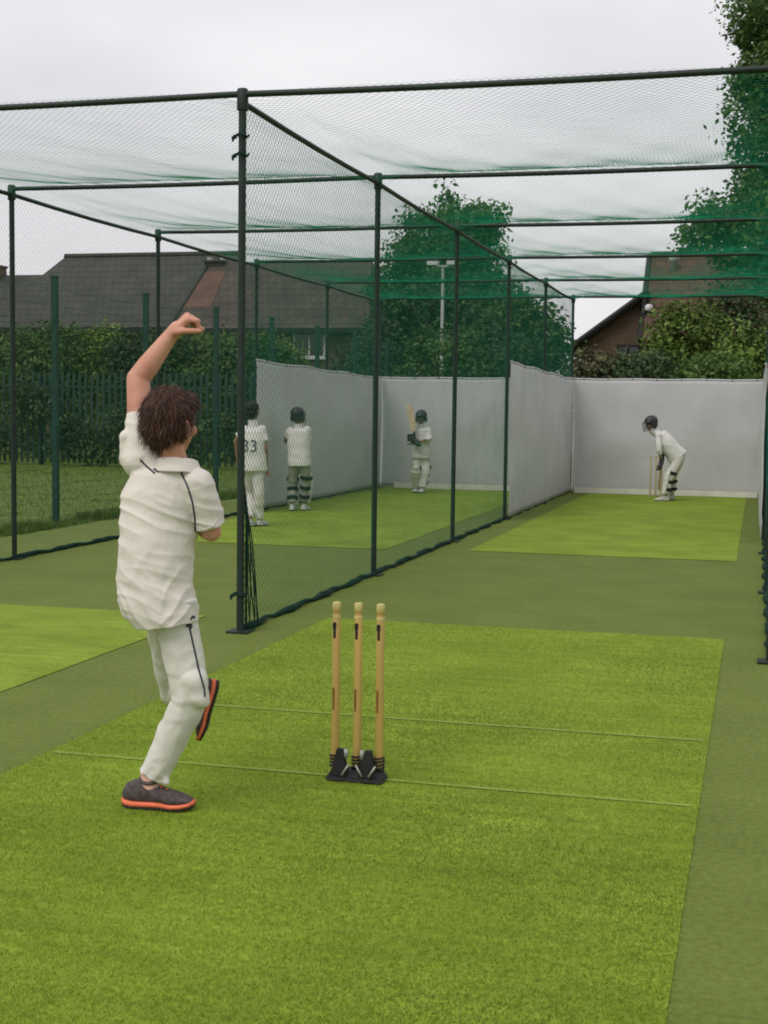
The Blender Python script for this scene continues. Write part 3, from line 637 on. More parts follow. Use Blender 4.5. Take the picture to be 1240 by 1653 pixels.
MB().lathe([(0.06, 0), (0.11, 0.03), (0.11, 0.16), (0.04, 0.2)], (g2.x+0.12, YW-0.16, atY(1047, 503, YW).z), 10).build('security_light', 'white', C, True)
window(C, atY(995, 560, YW).x, atY(1032, 560, YW).x, atY(1000, 590, YW).z, atY(1000, 556, YW).z, YW+0.25, 1, 'fascia')
# lamp column
lp = atY(714, 520, 35.5)
Lm = empty('lamp_post', (lp.x, 35.5, 0), 'pale lamp column with a small head among the dark trees', 'lamp post')
ltop = atY(715, 432, 35.5).z
smoothe(MB().lathe([(0.075, -0.02), (0.075, 1.0), (0.05, 1.05), (0.042, ltop)], (lp.x, 35.5, 0), 12).build('column', 'lamp', Lm))
MB().tube([(lp.x-0.30, 35.5, ltop+0.03), (lp.x+0.30, 35.5, ltop+0.03)], 0.03, 8).build('bracket', 'lamp', Lm)
for dx in (-0.26, 0.26):
    MB().box((lp.x+dx-0.13, 35.32, ltop+0.06), (lp.x+dx+0.13, 35.6, ltop+0.20)).build('lamp_head', 'white', Lm)

# ------------------------------------------------------------------ stumps
def stump_set(cx, cy, label, base=True, group='sets of stumps'):
    root = empty('stumps', (cx, cy, 0.004), label, 'stumps', group)
    for i, dx in enumerate((-0.091, 0.0, 0.091)):
        x = cx+dx; z0 = 0.055 if base else 0.004
        lean = (0.004, 0.001, -0.003)[i]
        st = smoothe(MB().lathe([(0.014, z0), (0.017, z0+0.03), (0.0165, 0.30), (0.0165, 0.665), (0.0138, 0.672), (0.0138, 0.680), (0.0165, 0.686), (0.0165, 0.70), (0.016, 0.712), (0.010, 0.718)], (x, cy, 0), 16).build('stump', 'wood' if base else 'bat', root))
        sh = smoothe(MB().lathe([(0.0168, 0.655), (0.0170, 0.656), (0.0170, 0.667), (0.0167, 0.6675)], (x, cy, 0), 16).build('tip_band', 'woodtip' if base else 'bat', st))
        if base:
            smoothe(MB().lathe([(0.0168, 0.6885), (0.0171, 0.689), (0.0171, 0.712), (0.0148, 0.7185), (0.009, 0.7205)], (x, cy, 0), 16).build('pale_tip', 'woodtip', st))
            # dark maker's mark: a stem with a wider head, and a long faded sticker lower down, wrapped on the wood
            def patch(nm, mat, a0, outline):
                V = []; r = 0.0169
                for (w0, w1, z) in outline:
                    for k in range(5):
                        a = a0+(w0+(w1-w0)*k/4)/r; V.append((x+r*math.sin(a), cy-r*math.cos(a), z))
                F = [(j*5+k, j*5+k+1, (j+1)*5+k+1, (j+1)*5+k) for j in range(len(outline)-1) for k in range(4)]
                MB().add(V, F).build(nm, mat, st)
            patch('maker_mark', 'blackmark', -0.25, [(-0.005, 0.006, 0.575), (-0.006, 0.007, 0.60), (-0.005, 0.006, 0.610), (-0.011, 0.008, 0.615), (-0.011, 0.009, 0.634), (-0.004, 0.006, 0.640)])
            patch('sticker', 'sticker', -0.35, [(-0.005, 0.005, 0.285), (-0.006, 0.006, 0.33), (-0.006, 0.006, 0.375)])
    if base:
        # heavy sprung base: tapered black block, raised lugs and springs
        bm = bmesh.new()
        V = []
        for (z, hx, hy) in ((0.006, 0.118, 0.055), (0.018, 0.118, 0.055), (0.036, 0.104, 0.040), (0.050, 0.100, 0.030)):
            for sx, sy in ((-1, -1), (1, -1), (1, 1), (-1, 1)): V.append(bm.verts.new((cx+sx*hx, cy+sy*hy, z)))
        for k in range(3):
            for j in range(4): bm.faces.new((V[k*4+j], V[k*4+(j+1) % 4], V[k*4+4+(j+1) % 4], V[k*4+4+j]))
        bm.faces.new(V[0:4][::-1]); bm.faces.new(V[12:16])
        bmesh.ops.bevel(bm, geom=bm.edges[:], offset=0.006, segments=2, affect='EDGES')
        me = bpy.data.meshes.new('base'); bm.to_mesh(me); bm.free(); smoothe(link('base', me, 'rubber', root))
        for dx in (-0.091, 0, 0.091):
            sp = MB(); pts = [(cx+dx+0.021*math.cos(t), cy+0.021*math.sin(t), 0.05+0.0022*t) for t in np.linspace(0, 6.283*4, 50)]
            sp.tube(pts, 0.004, 5); sp.build('spring', 'rubber', root, True)
        for dx in (-0.062, 0.055):
            lug = MB(); lug.add([(cx+dx-0.036, cy-0.052, 0.03), (cx+dx+0.036, cy-0.052, 0.03), (cx+dx+0.014, cy-0.040, 0.135), (cx+dx-0.010, cy-0.040, 0.135),
                                 (cx+dx-0.036, cy-0.020, 0.03), (cx+dx+0.036, cy-0.020, 0.03), (cx+dx+0.014, cy-0.022, 0.135), (cx+dx-0.010, cy-0.022, 0.135)],
                                [(0, 1, 2, 3), (5, 4, 7, 6), (4, 0, 3, 7), (1, 5, 6, 2), (3, 2, 6, 7), (4, 5, 1, 0)])
            lug.build('lug', 'rubber', root)
        for dx, s in ((-0.03, 1), (0.022, -1), (0.080, 1)):
            MB().tube([(cx+dx-0.016*s, cy-0.060, 0.035), (cx+dx+0.012*s, cy-0.056, 0.080)], 0.0042, 8).build('pin', 'zinc', root, True)
        for dx in (-0.036, 0.030): MB().tube([(cx+dx, cy-0.034, 0.10), (cx+dx, cy-0.034, 0.135)], 0.009, 10).build('spring_cap', 'zinc', root, True)
    return root
sp = gnd(568, 1268)
stump_set(sp.x, sp.y+0.07, 'three yellow wooden stumps on a black sprung base on the near mat')
s2 = gnd(1058, 803)
stump_set(s2.x, s2.y, 'three plain wooden stumps behind the bat of the crouching batter', False)

# ------------------------------------------------------------------ people
_ico = {}
def ico(k):
    if k not in _ico:
        bm = bmesh.new(); bmesh.ops.create_icosphere(bm, subdivisions=k, radius=1); _ico[k] = [v.co.copy() for v in bm.verts]; bm.free()
    return _ico[k]
def cap(a, ra, b, rb, k=2): return [Vector(a)+v*ra for v in ico(k)]+[Vector(b)+v*rb for v in ico(k)]
def ell(c, rx, ry, rz, R=None, k=3):
    R = R or Matrix.Identity(3); return [Vector(c)+R @ Vector((v.x*rx, v.y*ry, v.z*rz)) for v in ico(k)]
def ring(c, X, Y, rx, ry, n=20):
    return [Vector(c)+Vector(X)*(rx*math.cos(6.2832*i/n))+Vector(Y)*(ry*math.sin(6.2832*i/n)) for i in range(n)]
def disc(a, b, ra, rb, ea=1.0, ref=None):
    """flat ended tapered tube between a and b"""
    a = Vector(a); b = Vector(b); t = (b-a).normalized(); x = (Vector(ref)-t*Vector(ref).dot(t)).normalized() if ref else t.orthogonal().normalized(); y = t.cross(x)
    return ring(a, x, y, ra, ra*ea)+ring(b, x, y, rb, rb*ea)
def grow(name, prims, voxel, sm, mat, parent=None, disp=None):
    """union of convex pieces, voxel remeshed into one continuous skin"""
    bm = bmesh.new()
    for P in prims:
        vs = [bm.verts.new(p) for p in P]
        r = bmesh.ops.convex_hull(bm, input=vs)
        dead = [e for e in set(r['geom_interior'])|set(r['geom_unused']) if isinstance(e, bmesh.types.BMVert) and e.is_valid]
        if dead: bmesh.ops.delete(bm, geom=dead, context='VERTS')
    bmesh.ops.recalc_face_normals(bm, faces=bm.faces[:])
    me = bpy.data.meshes.new(name); bm.to_mesh(me); bm.free()
    o = bpy.data.objects.new(name, me); COL.objects.link(o)
    m = o.modifiers.new('r', 'REMESH'); m.mode = 'VOXEL'; m.voxel_size = voxel
    if sm: s = o.modifiers.new('s', 'SMOOTH'); s.factor = 0.5; s.iterations = sm
    dg = bpy.context.evaluated_depsgraph_get(); out = bpy.data.meshes.new_from_object(o.evaluated_get(dg))
    bpy.data.objects.remove(o); bpy.data.meshes.remove(me); out.name = name
    if disp is not None:
        nrm = [v.normal.copy() for v in out.vertices]
        for v, n in zip(out.vertices, nrm): v.co += n*disp(v.co, n)
        out.update()
    out.materials.clear()
    return link(name, out, mat, parent, True)
def frame3(fwd, up=(0, 0, 1)):
    f = Vector(fwd).normalized(); r = f.cross(Vector(up)).normalized(); u = r.cross(f); return r, f, u
def rot(r, f, u): return Matrix(((r.x, f.x, u.x), (r.y, f.y, u.y), (r.z, f.z, u.z)))
def hand_prims(w, d, pn, side, s, curl=0.5, thumb=0.6):
    """wrist w, pointing d, palm facing pn; returns palm, four unequal fingers and a thumb"""
    w = Vector(w); d = Vector(d).normalized(); pn = (Vector(pn)-d*Vector(pn).dot(d)).normalized(); x = d.cross(pn).normalized()*side
    P = [cap(w-d*0.02*s, 0.024*s, w+d*0.03*s, 0.026*s)]
    for k in range(4): P.append(cap(w+d*0.015*s+x*(0.012-0.008*k)*s, 0.016*s, w+d*0.078*s+x*(0.030-0.020*k)*s, 0.0125*s))
    for k, L in enumerate((0.068, 0.076, 0.070, 0.054)):
        p = w+d*0.080*s+x*(0.030-0.020*k)*s; dd = d.copy(); ax = d.cross(pn); c = curl*(0.85+0.12*k)
        for j, fr in enumerate((0.45, 0.32, 0.23)):
            a = c*(0.7, 1.0, 0.8)[j]; dd = (dd*math.cos(a)+(pn-dd*pn.dot(dd)).normalized()*math.sin(a)).normalized()
            q = p+dd*L*fr*s; P.append(cap(p, (0.0092-0.0008*j)*s, q, (0.0086-0.0009*j)*s)); p = q
    p = w+d*0.022*s+x*0.022*s; td = (d*0.75+x*0.75+pn*0.35).normalized()
    for j, L in enumerate((0.036, 0.030, 0.024)):
        q = p+td*L*s; P.append(cap(p, (0.0125-0.0013*j)*s, q, (0.0112-0.0013*j)*s)); p = q; td = (td+d*0.35*thumb+pn*0.55*thumb-x*0.25*thumb).normalized()
    return P
def head_prims(c, face, up, s):
    r, f, u = frame3(face, up); R = rot(r, f, u); c = Vector(c); L = lambda x, y, z: c+r*x*s+f*y*s+u*z*s
    P = [ell(L(0, -0.012, 0.030), 0.076*s, 0.092*s, 0.088*s, R), ell(L(0, 0.022, -0.030), 0.060*s, 0.066*s, 0.082*s, R), ell(L(0, 0.048, -0.090), 0.030*s, 0.028*s, 0.022*s, R),
         ell(L(0, 0.070, 0.022), 0.050*s, 0.018*s, 0.014*s, R), cap(L(0, 0.084, 0.012), 0.008*s, L(0, 0.102, -0.024), 0.012*s), cap(L(-0.012, 0.09, -0.028), 0.007*s, L(0.012, 0.09, -0.028), 0.007*s),
         ell(L(0.040, 0.062, -0.028), 0.022*s, 0.022*s, 0.022*s, R), ell(L(-0.040, 0.062, -0.028), 0.022*s, 0.022*s, 0.022*s, R)]
    for sx in (-1, 1): P.append(ell(L(sx*0.080, -0.008, -0.010), 0.010*s, 0.020*s, 0.033*s, R)); P.append(ell(L(sx*0.083, -0.014, -0.006), 0.007*s, 0.015*s, 0.026*s, R))
    return P
def face_parts(root, c, face, up, s):
    r, f, u = frame3(face, up); R = rot(r, f, u); c = Vector(c)
    def sph(nm, x, y, z, a, b, d, mat):
        me = bpy.data.meshes.new(nm); bm = bmesh.new(); bmesh.ops.create_icosphere(bm, subdivisions=3, radius=1)
        for v in bm.verts: v.co = c+r*(x+v.co.x*a)*s+f*(y+v.co.y*b)*s+u*(z+v.co.z*d)*s
        bm.to_mesh(me); bm.free(); return link(nm, me, mat, root, True)
    for sx in (-1, 1):
        e = sph('eye', sx*0.031, 0.074, 0.002, 0.014, 0.011, 0.0085, 'eye'); o = sph('iris', sx*0.031, 0.0825, 0.002, 0.0062, 0.004, 0.0062, 'iris'); o.parent = e; o.matrix_parent_inverse = wmat(e).inverted()
        sph('eyebrow', sx*0.031, 0.084, 0.020, 0.018, 0.006, 0.0035, 'hairdark')
    sph('mouth', 0, 0.081, -0.060, 0.022, 0.008, 0.007, 'lip')
def shoe(root, ankle, toe_dir, up, s, mats=('shoe', 'sole', 'outsole'), name='shoe', zfix=None, back=0.055, tall=1.0):
    """lofted trainer: ankle is the joint centre above the heel; sub parts sole and outsole"""
    r, f, u = frame3(toe_dir, up); a = Vector(ankle); L = 0.262*s; H = 0.085*s
    org = a - u*H*tall - f*back*s
    if zfix is not None: org.z = zfix
    st = [  # t, half width, top height, floor lift
        (0.0, 0.026, 0.060, 0.010), (0.04, 0.034, 0.076, 0.004), (0.14, 0.038, 0.088, 0.0), (0.28, 0.038, 0.090, 0.0), (0.42, 0.039, 0.080, 0.002), (0.56, 0.044, 0.066, 0.003), (0.70, 0.049, 0.056, 0.0), (0.84, 0.045, 0.046, 0.003), (0.94, 0.032, 0.036, 0.008), (1.0, 0.014, 0.026, 0.014)]
    st = [(t, w_, h*tall, fl) for t, w_, h, fl in st]
    def loft(prof, nm, mat, parent):
        V = []; n = 14
        for (t, w, lo, hi, e) in prof:
            for k in range(n):
                an = 6.2832*k/n; cx = math.copysign(abs(math.cos(an))**e, math.cos(an))*w; sz = math.copysign(abs(math.sin(an))**e, math.sin(an))
                V.append(org+f*(t*L)+r*cx*s+u*((lo+hi)/2+(hi-lo)/2*sz)*s)
        F = [(i*n+k, i*n+(k+1) % n, (i+1)*n+(k+1) % n, (i+1)*n+k) for i in range(len(prof)-1) for k in range(n)]
        F.append(tuple(range(n))[::-1]); F.append(tuple((len(prof)-1)*n+k for k in range(n)))
        me = bpy.data.meshes.new(nm); me.from_pydata(V, [], F); me.update()
        bm = bmesh.new(); bm.from_mesh(me); bmesh.ops.recalc_face_normals(bm, faces=bm.faces[:]); bm.to_mesh(me); bm.free()
        return link(nm, me, mat, parent, True)
    up_ = loft([(t, w, fl+0.014, h, 0.8) for t, w, h, fl in st], name, mats[0], root)
    ms = loft([(t*1.02-0.01, w+0.004, fl+0.006, fl+0.022+0.006*(1-t), 0.45) for t, w, h, fl in st], 'midsole', mats[1], up_)
    os = loft([(t*1.015-0.008, w+0.001, fl-0.002, fl+0.009, 0.35) for t, w, h, fl in st], 'outsole', mats[2], up_)
    for i in range(4):
        t = 0.46+0.075*i; zz = (0.079-0.0062*i*1.35)*tall; p = org+f*(t*L)
        MB().tube([p-r*0.022*s+u*(zz-0.010)*s, p+u*(zz+0.002)*s, p+r*0.022*s+u*(zz-0.010)*s], 0.0028*s, 5).build('lace', mats[1] if mats[1] != 'outsole' else mats[0], up_)
    # padded collar
    MB().tube([org+f*(0.235*0+back/0.262+0.005+0.135*math.cos(t))*L+r*0.033*math.sin(t)*s+u*(0.090*tall+0.006*math.cos(t*2))*s for t in np.linspace(0, 6.2832, 17)], 0.0085*s, 7, False).build('shoe_collar', mats[0], up_, True)
    return up_
def fold(seed, amp, fx=3.0, fz=12.0, f2=7.0):
    def d(co, n):
        a = noise.noise(Vector((co.x*fx+seed, co.y*fx, co.z*fz)))+0.5*noise.noise(Vector((co.x*f2+co.z*6, co.y*f2+seed, co.z*f2)))
        ridge = 1-abs(noise.noise(Vector((co.x*fx*1.3+co.z*2.0, co.y*fx+seed*2, co.z*fz*0.8))))*2.2
        return amp*(a*0.8+0.55*ridge-0.2)
    return d

def bat(root_pt, tip, face, label, s=0.85):
    a = Vector(root_pt); t = (Vector(tip)-a); t.normalize(); L = 0.82*s; x, y = None, None
    yv = (Vector(face)-t*Vector(face).dot(t)).normalized(); xv = t.cross(yv)
    o = empty('cricket_bat', a, label, 'bat')
    h = MB().tube([a-t*0.02, a+t*0.26*s], 0.016, 10); h.build('handle', 'rubber', o, True)
    V = []; prof = [(0.25, 0.022, 0.014), (0.29, 0.045, 0.018), (0.34, 0.053, 0.022), (0.60, 0.054, 0.030), (0.78, 0.053, 0.022), (0.82, 0.044, 0.014)]
    for (q, w_, th) in prof:
        p = a+t*q*s
        V += [p-xv*w_-yv*0.006, p+xv*w_-yv*0.006, p+xv*w_+yv*0.010, p+yv*th, p-xv*w_+yv*0.010]
    F = [(i*5+k, i*5+(k+1) % 5, (i+1)*5+(k+1) % 5, (i+1)*5+k) for i in range(len(prof)-1) for k in range(5)]+[(4, 3, 2, 1, 0), tuple((len(prof)-1)*5+k for k in range(5))]
    MB().add(V, F).build('blade', 'bat', o)
    return o

def far_person(Y, J, label, face, shirt='shirt2', trouser='trouser2', headgear='hair', pads=False, toe=((0, 1, 0), (0, 1, 0)), head_s=1.0, s=0.92, zfeet=0.004, sleeves=0.6, gloves=False, group='players in the nets', number=False, palm=(0, -1, 0), hdir=None, tilt=(0, 0, 1), bulk=1.0):
    """joints J: name -> (u, v, d): photo direction on the plane Y + d"""
    q = {k: atY(u, v, Y+d) for k, (u, v, d) in J.items()}
    hip = (q['hipL']+q['hipR'])/2; root = empty('person', (hip.x, hip.y, zfeet), label, 'person', group)
    vx = 0.011; sk = []
    sh = (q['shL']+q['shR'])/2
    sk += head_prims(q['head'], face, tilt, head_s)
    nk = q['head']-Vector((0, 0, 0.09*head_s)); sk.append(cap(nk, 0.045*s, sh+Vector((0, 0, -0.02)), 0.055*s))
    sax = (q['shL']-q['shR']).normalized(); spine = (sh-hip).normalized(); fr = spine.cross(sax).normalized()
    sk.append(ring(sh, sax, fr, 0.13*s, 0.07*s)+ring(hip, sax, fr, 0.12*s, 0.08*s))
    for L in 'LR':
        sk += [cap(q['sh'+L], 0.042*s, q['el'+L], 0.034*s), cap(q['el'+L], 0.035*s, q['wr'+L], 0.024*s), cap(q['hip'+L], 0.07*s, q['kn'+L], 0.05*s), cap(q['kn'+L], 0.05*s, q['an'+L], 0.034*s)]
        dr = (q['wr'+L]-q['el'+L]).normalized() if hdir is None else Vector(hdir)
        sk += hand_prims(q['wr'+L], dr, palm, 1 if L == 'R' else -1, s*1.05, 1.0 if gloves else 0.5)
    grow('body', sk, 0.0075, 2, 'skin2', root)
    # shirt
    T = []
    lv = [(0.02, 0.10, 0.08), (-0.02, 0.185, 0.115), (-0.16, 0.185, 0.135), (-0.34, 0.18, 0.135), (-0.48, 0.185, 0.145), (-0.55, 0.185, 0.148)]
    R_ = [ring(sh+spine*(h*s), sax, fr, a*s, b*s*bulk) for h, a, b in lv]
    for i in range(len(R_)-1): T.append(R_[i]+R_[i+1])
    for L in 'LR':
        e = q['sh'+L].lerp(q['el'+L], sleeves) if sleeves <= 1 else q['el'+L].lerp(q['wr'+L], sleeves-1)
        if sleeves > 1: T.append(cap(q['sh'+L], 0.062*s, q['el'+L], 0.052*s)); T.append(disc(q['el'+L], e, 0.052*s, 0.042*s))
        else: T.append(cap(q['sh'+L], 0.064*s, q['sh'+L].lerp(e, 0.4), 0.062*s)); T.append(disc(q['sh'+L], e, 0.064*s, 0.066*s))
    grow('shirt', T, vx, 3, shirt, root, fold(Y, 0.011, 3, 9, 7))
    grow('collar', [disc(sh+Vector((0, 0, 0.0)), nk+Vector((0, 0, -0.012)), 0.078*s, 0.062*s)], vx, 1, shirt, root)
    T = [ring(hip+spine*0.13*s, sax, fr, 0.155*s, 0.105*s)+ring(hip-spine*0.05*s, sax, fr, 0.17*s, 0.12*s)]
    for L in 'LR':
        T += [cap(q['hip'+L], 0.095*s, q['kn'+L], 0.070*s), disc(q['kn'+L], q['an'+L]+Vector((0, 0, 0.02)), 0.070*s, 0.058*s), cap(q['kn'+L], 0.070*s, q['kn'+L].lerp(q['an'+L], 0.3), 0.066*s)]
    grow('trousers', T, vx, 3, trouser, root, fold(Y+3, 0.010, 4, 9, 8))
    for i, L in enumerate('LR'):
        z = (toe[i][2] if len(toe[i]) > 2 else 0)
        shoe(root, q['an'+L], (toe[i][0], toe[i][1], 0), (0, 0, 1), s, ('shoew', 'shoew', 'outsole'), zfix=zfeet+0.003)
    c = q['head']; r, f, u = frame3(face, tilt); Rm = rot(r, f, u)
    if headgear == 'hair':
        P = [ell(c+u*0.045*head_s-f*0.022*head_s, 0.086*head_s, 0.098*head_s, 0.085*head_s, Rm), ell(c-u*0.01*head_s-f*0.045*head_s, 0.080*head_s, 0.068*head_s, 0.085*head_s, Rm)]
        grow('hair', P, 0.008, 2, 'hairdark', root, lambda co, n: 0.008*noise.noise(co*40))
        face_parts(root, c, face, tilt, head_s)
    else:
        P = [ell(c+u*0.042*head_s-f*0.012*head_s, 0.102*head_s, 0.118*head_s, 0.098*head_s, Rm), ring(c+u*0.05*head_s+f*0.07*head_s, r, f, 0.085*head_s, 0.085*head_s)+ring(c+u*0.040*head_s+f*0.075*head_s, r, f, 0.08*head_s, 0.085*head_s)]
        for sx in (-1, 1): P.append(ell(c+r*sx*0.086*head_s-u*0.03*head_s-f*0.01*head_s, 0.02*head_s, 0.045*head_s, 0.055*head_s, Rm))
        P.append(ell(c-f*0.07*head_s-u*0.02*head_s, 0.075*head_s, 0.045*head_s, 0.06*head_s, Rm))
        hm = grow('helmet', P, 0.008, 2, 'helmet', root)
        g = MB()
        for z in (0.005, -0.03, -0.062, -0.092):
            g.tube([c+r*(0.098*math.sin(t))*head_s+f*(0.03+0.125*math.cos(t))*head_s+u*z*head_s for t in np.linspace(-1.5, 1.5, 11)], 0.004, 5)
        for sx in (-1, 0, 1): g.tube([c+r*sx*0.05*head_s+f*0.146*head_s*(1 if sx == 0 else 0.93)+u*z*head_s for z in (0.04, -0.095)], 0.0035, 5)
        g.build('grille', 'grille', hm, True)
        face_parts(root, c, face, tilt, head_s)
    if pads:
        for i, L in enumerate('LR'):
            k, a = q['kn'+L], q['an'+L]; d = (k-a).normalized(); fd = Vector((toe[i][0], toe[i][1], 0)).normalized(); fd = (fd-d*fd.dot(d)).normalized(); x = d.cross(fd)
            top = k+d*0.17*s; P = []
            P.append(ring(a+d*0.0+fd*0.045*s, x, fd, 0.080*s, 0.045*s)+ring(k-d*0.05+fd*0.050*s, x, fd, 0.095*s, 0.055*s))
            P.append(ring(k-d*0.06+fd*0.055*s, x, fd, 0.098*s, 0.060*s)+ring(k+d*0.06+fd*0.055*s, x, fd, 0.095*s, 0.060*s))
            P.append(ring(k+d*0.06+fd*0.05*s, x, fd, 0.095*s, 0.05*s)+ring(top+fd*0.05*s, x, fd, 0.07*s, 0.03*s))
            pdm = grow('batting_pad', P, 0.010, 2, 'pad', root)
            for h in (0.10, 0.24, 0.40):
                p = a+d*h*s; rr = 0.076*s if h < 0.39 else 0.088*s
                pts = [p+x*rr*math.sin(t)+fd*(rr*1.0*math.cos(t))-fd*0.004 for t in np.linspace(0.9, 5.38, 15)]
                g = MB()
                for dz in (-0.016, 0.0, 0.016): g.tube([y_+d*dz for y_ in pts], 0.010, 6)
                b_ = g.build('strap', 'strap', root, True)
    if gloves:
        for i, L in enumerate('LR'):
            dr = (q['wr'+L]-q['el'+L]).normalized() if hdir is None else Vector(hdir).normalized()
            grow('batting_glove', [cap(q['wr'+L]-dr*0.05, 0.045*s, q['wr'+L]+dr*0.03, 0.045*s)]+hand_prims(q['wr'+L], dr, palm, 1 if L == 'R' else -1, s*1.5, 1.1), 0.009, 1, 'glove', root)
    return root, q, sh, sax, fr, spine

# player walking away with a dark number on the back
rt, q, sh, sax, fr, spine = far_person(16.07, dict(head=(408, 664, 0), shL=(395, 694, 0), shR=(423, 694, 0), elL=(381, 712, 0.06), elR=(429, 724, 0.0), wrL=(384, 742, 0.16), wrR=(430, 752, 0.08),
    hipL=(401, 752, 0), hipR=(415, 752, 0), knL=(404, 798, 0.12), knR=(418, 800, -0.02), anL=(403, 838, -0.08), anR=(419, 839, 0.05)),
    'player in white walking away beside the front corner post', (0.1, 1, 0), headgear='hair', trouser='trouser', toe=((0.05, 1, 0), (0.15, 1, 0)), palm=(1, 0, 0))
sm = [c for c in rt.children if c.name.startswith('shirt')][0]
cu = bpy.data.curves.new('n', 'FONT'); cu.body = '33'; cu.size = 0.21; cu.align_x = 'CENTER'; cu.align_y = 'CENTER'; cu.extrude = 0.002
to = bpy.data.objects.new('n', cu); COL.objects.link(to)
tm = bpy.data.meshes.new_from_object(to.evaluated_get(bpy.context.evaluated_depsgraph_get())); bpy.data.objects.remove(to)
bm = bmesh.new(); bm.from_mesh(tm); bmesh.ops.subdivide_edges(bm, edges=bm.edges[:], cuts=1); bm.to_mesh(tm); bm.free(); tm.materials.clear()
bv = BVHTree.FromPolygons([v.co for v in sm.data.vertices], [tuple(p.vertices) for p in sm.data.polygons])
for v in tm.vertices:
    p = sh-spine*0.20+Vector((v.co.x*1.0, -0.25, 0))+spine*v.co.y; h = bv.ray_cast(p, Vector((0, 1, 0)))
    y = h[0].y if h[0] is not None else sh.y-0.10
    v.co = (p.x, y-0.004-v.co.z, p.z)
link('shirt_number', tm, 'numgrey', rt)

# padded player seen from behind
far_person(18.66, dict(head=(481, 672, 0), shL=(469, 695, 0), shR=(495, 694, 0), elL=(461, 712, 0.08), elR=(499, 722, 0.1), wrL=(464, 706, 0.32), wrR=(494, 740, 0.28),
    hipL=(475, 748, 0), hipR=(492, 747, 0), knL=(473, 782, 0.08), knR=(494, 780, 0.06), anL=(472, 814, 0.0), anR=(491, 811, 0.1)),
    'player seen from behind wearing batting pads with black straps', (0.15, 1, 0), headgear='helmet', pads=True, toe=((-0.1, 1, 0), (0.1, 1, 0)), palm=(1, 0, 0), gloves=True)

# batter with bat lifted, facing the bowler
rt, q, sh, sax, fr, spine = far_person(23.6, dict(head=(680, 674, 0), shR=(671, 693, 0), shL=(690, 693, 0), elR=(664, 706, -0.10), elL=(694, 708, -0.08), wrR=(671, 711, -0.26), wrL=(673, 715, -0.27),
    hipR=(675, 737, 0), hipL=(686, 737, 0), knR=(672, 763, -0.10), knL=(687, 762, -0.02), anR=(672, 785, 0.02), anL=(683, 787, -0.06)),
    'batter facing out of the lane with a bat lifted beside the shoulder', (-0.1, -1, -0.1), headgear='helmet', pads=True, toe=((-0.1, -1, 0), (0.1, -1, 0)), trouser='trouser', gloves=True, palm=(-0.3, -0.5, 0), sleeves=1.3, hdir=(-0.75, 0.0, 0.5))
bat(atY(672, 716, 23.33), atY(662, 664, 23.45), (0.3, -1, 0), 'pale cricket bat held upright by the batter facing out')

# batter crouched over the bat
rt, q, sh, sax, fr, spine = far_person(23.35, dict(head=(1051, 684, -0.02), shL=(1063, 703, -0.17), shR=(1066, 702, 0.16), elL=(1064, 726, -0.22), elR=(1069, 728, 0.10), wrL=(1068, 744, -0.12), wrR=(1069, 739, -0.04),
    hipL=(1096, 740, -0.08), hipR=(1097, 740, 0.10), knL=(1082, 771, -0.13), knR=(1086, 771, 0.16), anL=(1075, 799, -0.16), anR=(1085, 798, 0.16)),
    'batter in white crouching over a grounded bat', (-0.75, -0.65, -0.25), headgear='helmet', pads=True, toe=((-1, -0.25, 0), (-1, -0.1, 0)), trouser='trouser', gloves=True, palm=(-1, 0, 0), bulk=1.22, sleeves=1.4, hdir=(0.0, 0.1, -1))
bat(atY(1069, 738, 23.25), gnd(1062, 805), (-1, -0.3, 0), 'pale cricket bat grounded in front of the crouching batter', 0.86)

# ------------------------------------------------------------------ the bowler
YBW = 4.66
def J(u, v, d=0.0): return atY(u, v, YBW+d)
PXM = (J(245, 1300)-CAM).dot(CF)/FPX      # metres per photo pixel at the bowler
bw = empty('person', (J(250, 1300).x, YBW, 0.004), 'bowler in cream shirt and trousers with one arm raised', 'person')
S_ = 0.90
head = J(277, 682, -0.02); face = Vector((0.35, 1, 0.05)); hup = Vector((0.10, 0, 1))
nb = J(286, 762, 0.0)
shL, elL, wrL = J(228, 722, 0.02), J(223, 612, 0.08), J(276, 541, 0.12)
shR, elR, wrR = J(318, 782, -0.01), J(341, 858, 0.04), J(312, 842, 0.26)
hpR, knR, anR = J(281, 988, 0.0), J(309, 1124, 0.00), J(243, 1262, 0.0)
hpL, knL, anL = J(262, 985, 0.05), J(284, 1116, 0.36), J(320, 1108, 0.16)
sk = head_prims(head, face, hup, 1.0)
sk.append(cap(head-Vector((-0.005, 0.02, 0.075)), 0.046, nb, 0.050))
sk += [cap(shL, 0.050, elL, 0.0425, 3), cap(elL, 0.0425, elL.lerp(wrL, 0.3), 0.0415, 3), cap(elL.lerp(wrL, 0.3), 0.0415, wrL, 0.0275, 3)]
sk += [cap(shR, 0.044, elR, 0.037, 3), cap(elR, 0.037, elR.lerp(wrR, 0.3), 0.036, 3), cap(elR.lerp(wrR, 0.3), 0.036, wrR, 0.024, 3)]
chest = (shL+shR)/2-Vector((0, 0, 0.04)); pel = (hpL+hpR)/2
sk += [cap(J(272, 790), 0.075, J(258, 880, -0.01), 0.085, 3), cap(J(258, 880, -0.01), 0.085, J(268, 985, 0.01), 0.080, 3), cap(J(285, 772), 0.05, shR, 0.046), cap(J(265, 775), 0.05, shL, 0.048)]
for a, b, c in ((hpR, knR, anR), (hpL, knL, anL)): sk += [cap(a, 0.068, b, 0.05), cap(b, 0.05, b.lerp(c, 0.35), 0.048), cap(b.lerp(c, 0.35), 0.048, c, 0.032)]
sk += hand_prims(wrL, (0.62, 0.05, 0.62), (0.55, 0.45, -0.6), -1, 1.14, 1.55, 1.3)
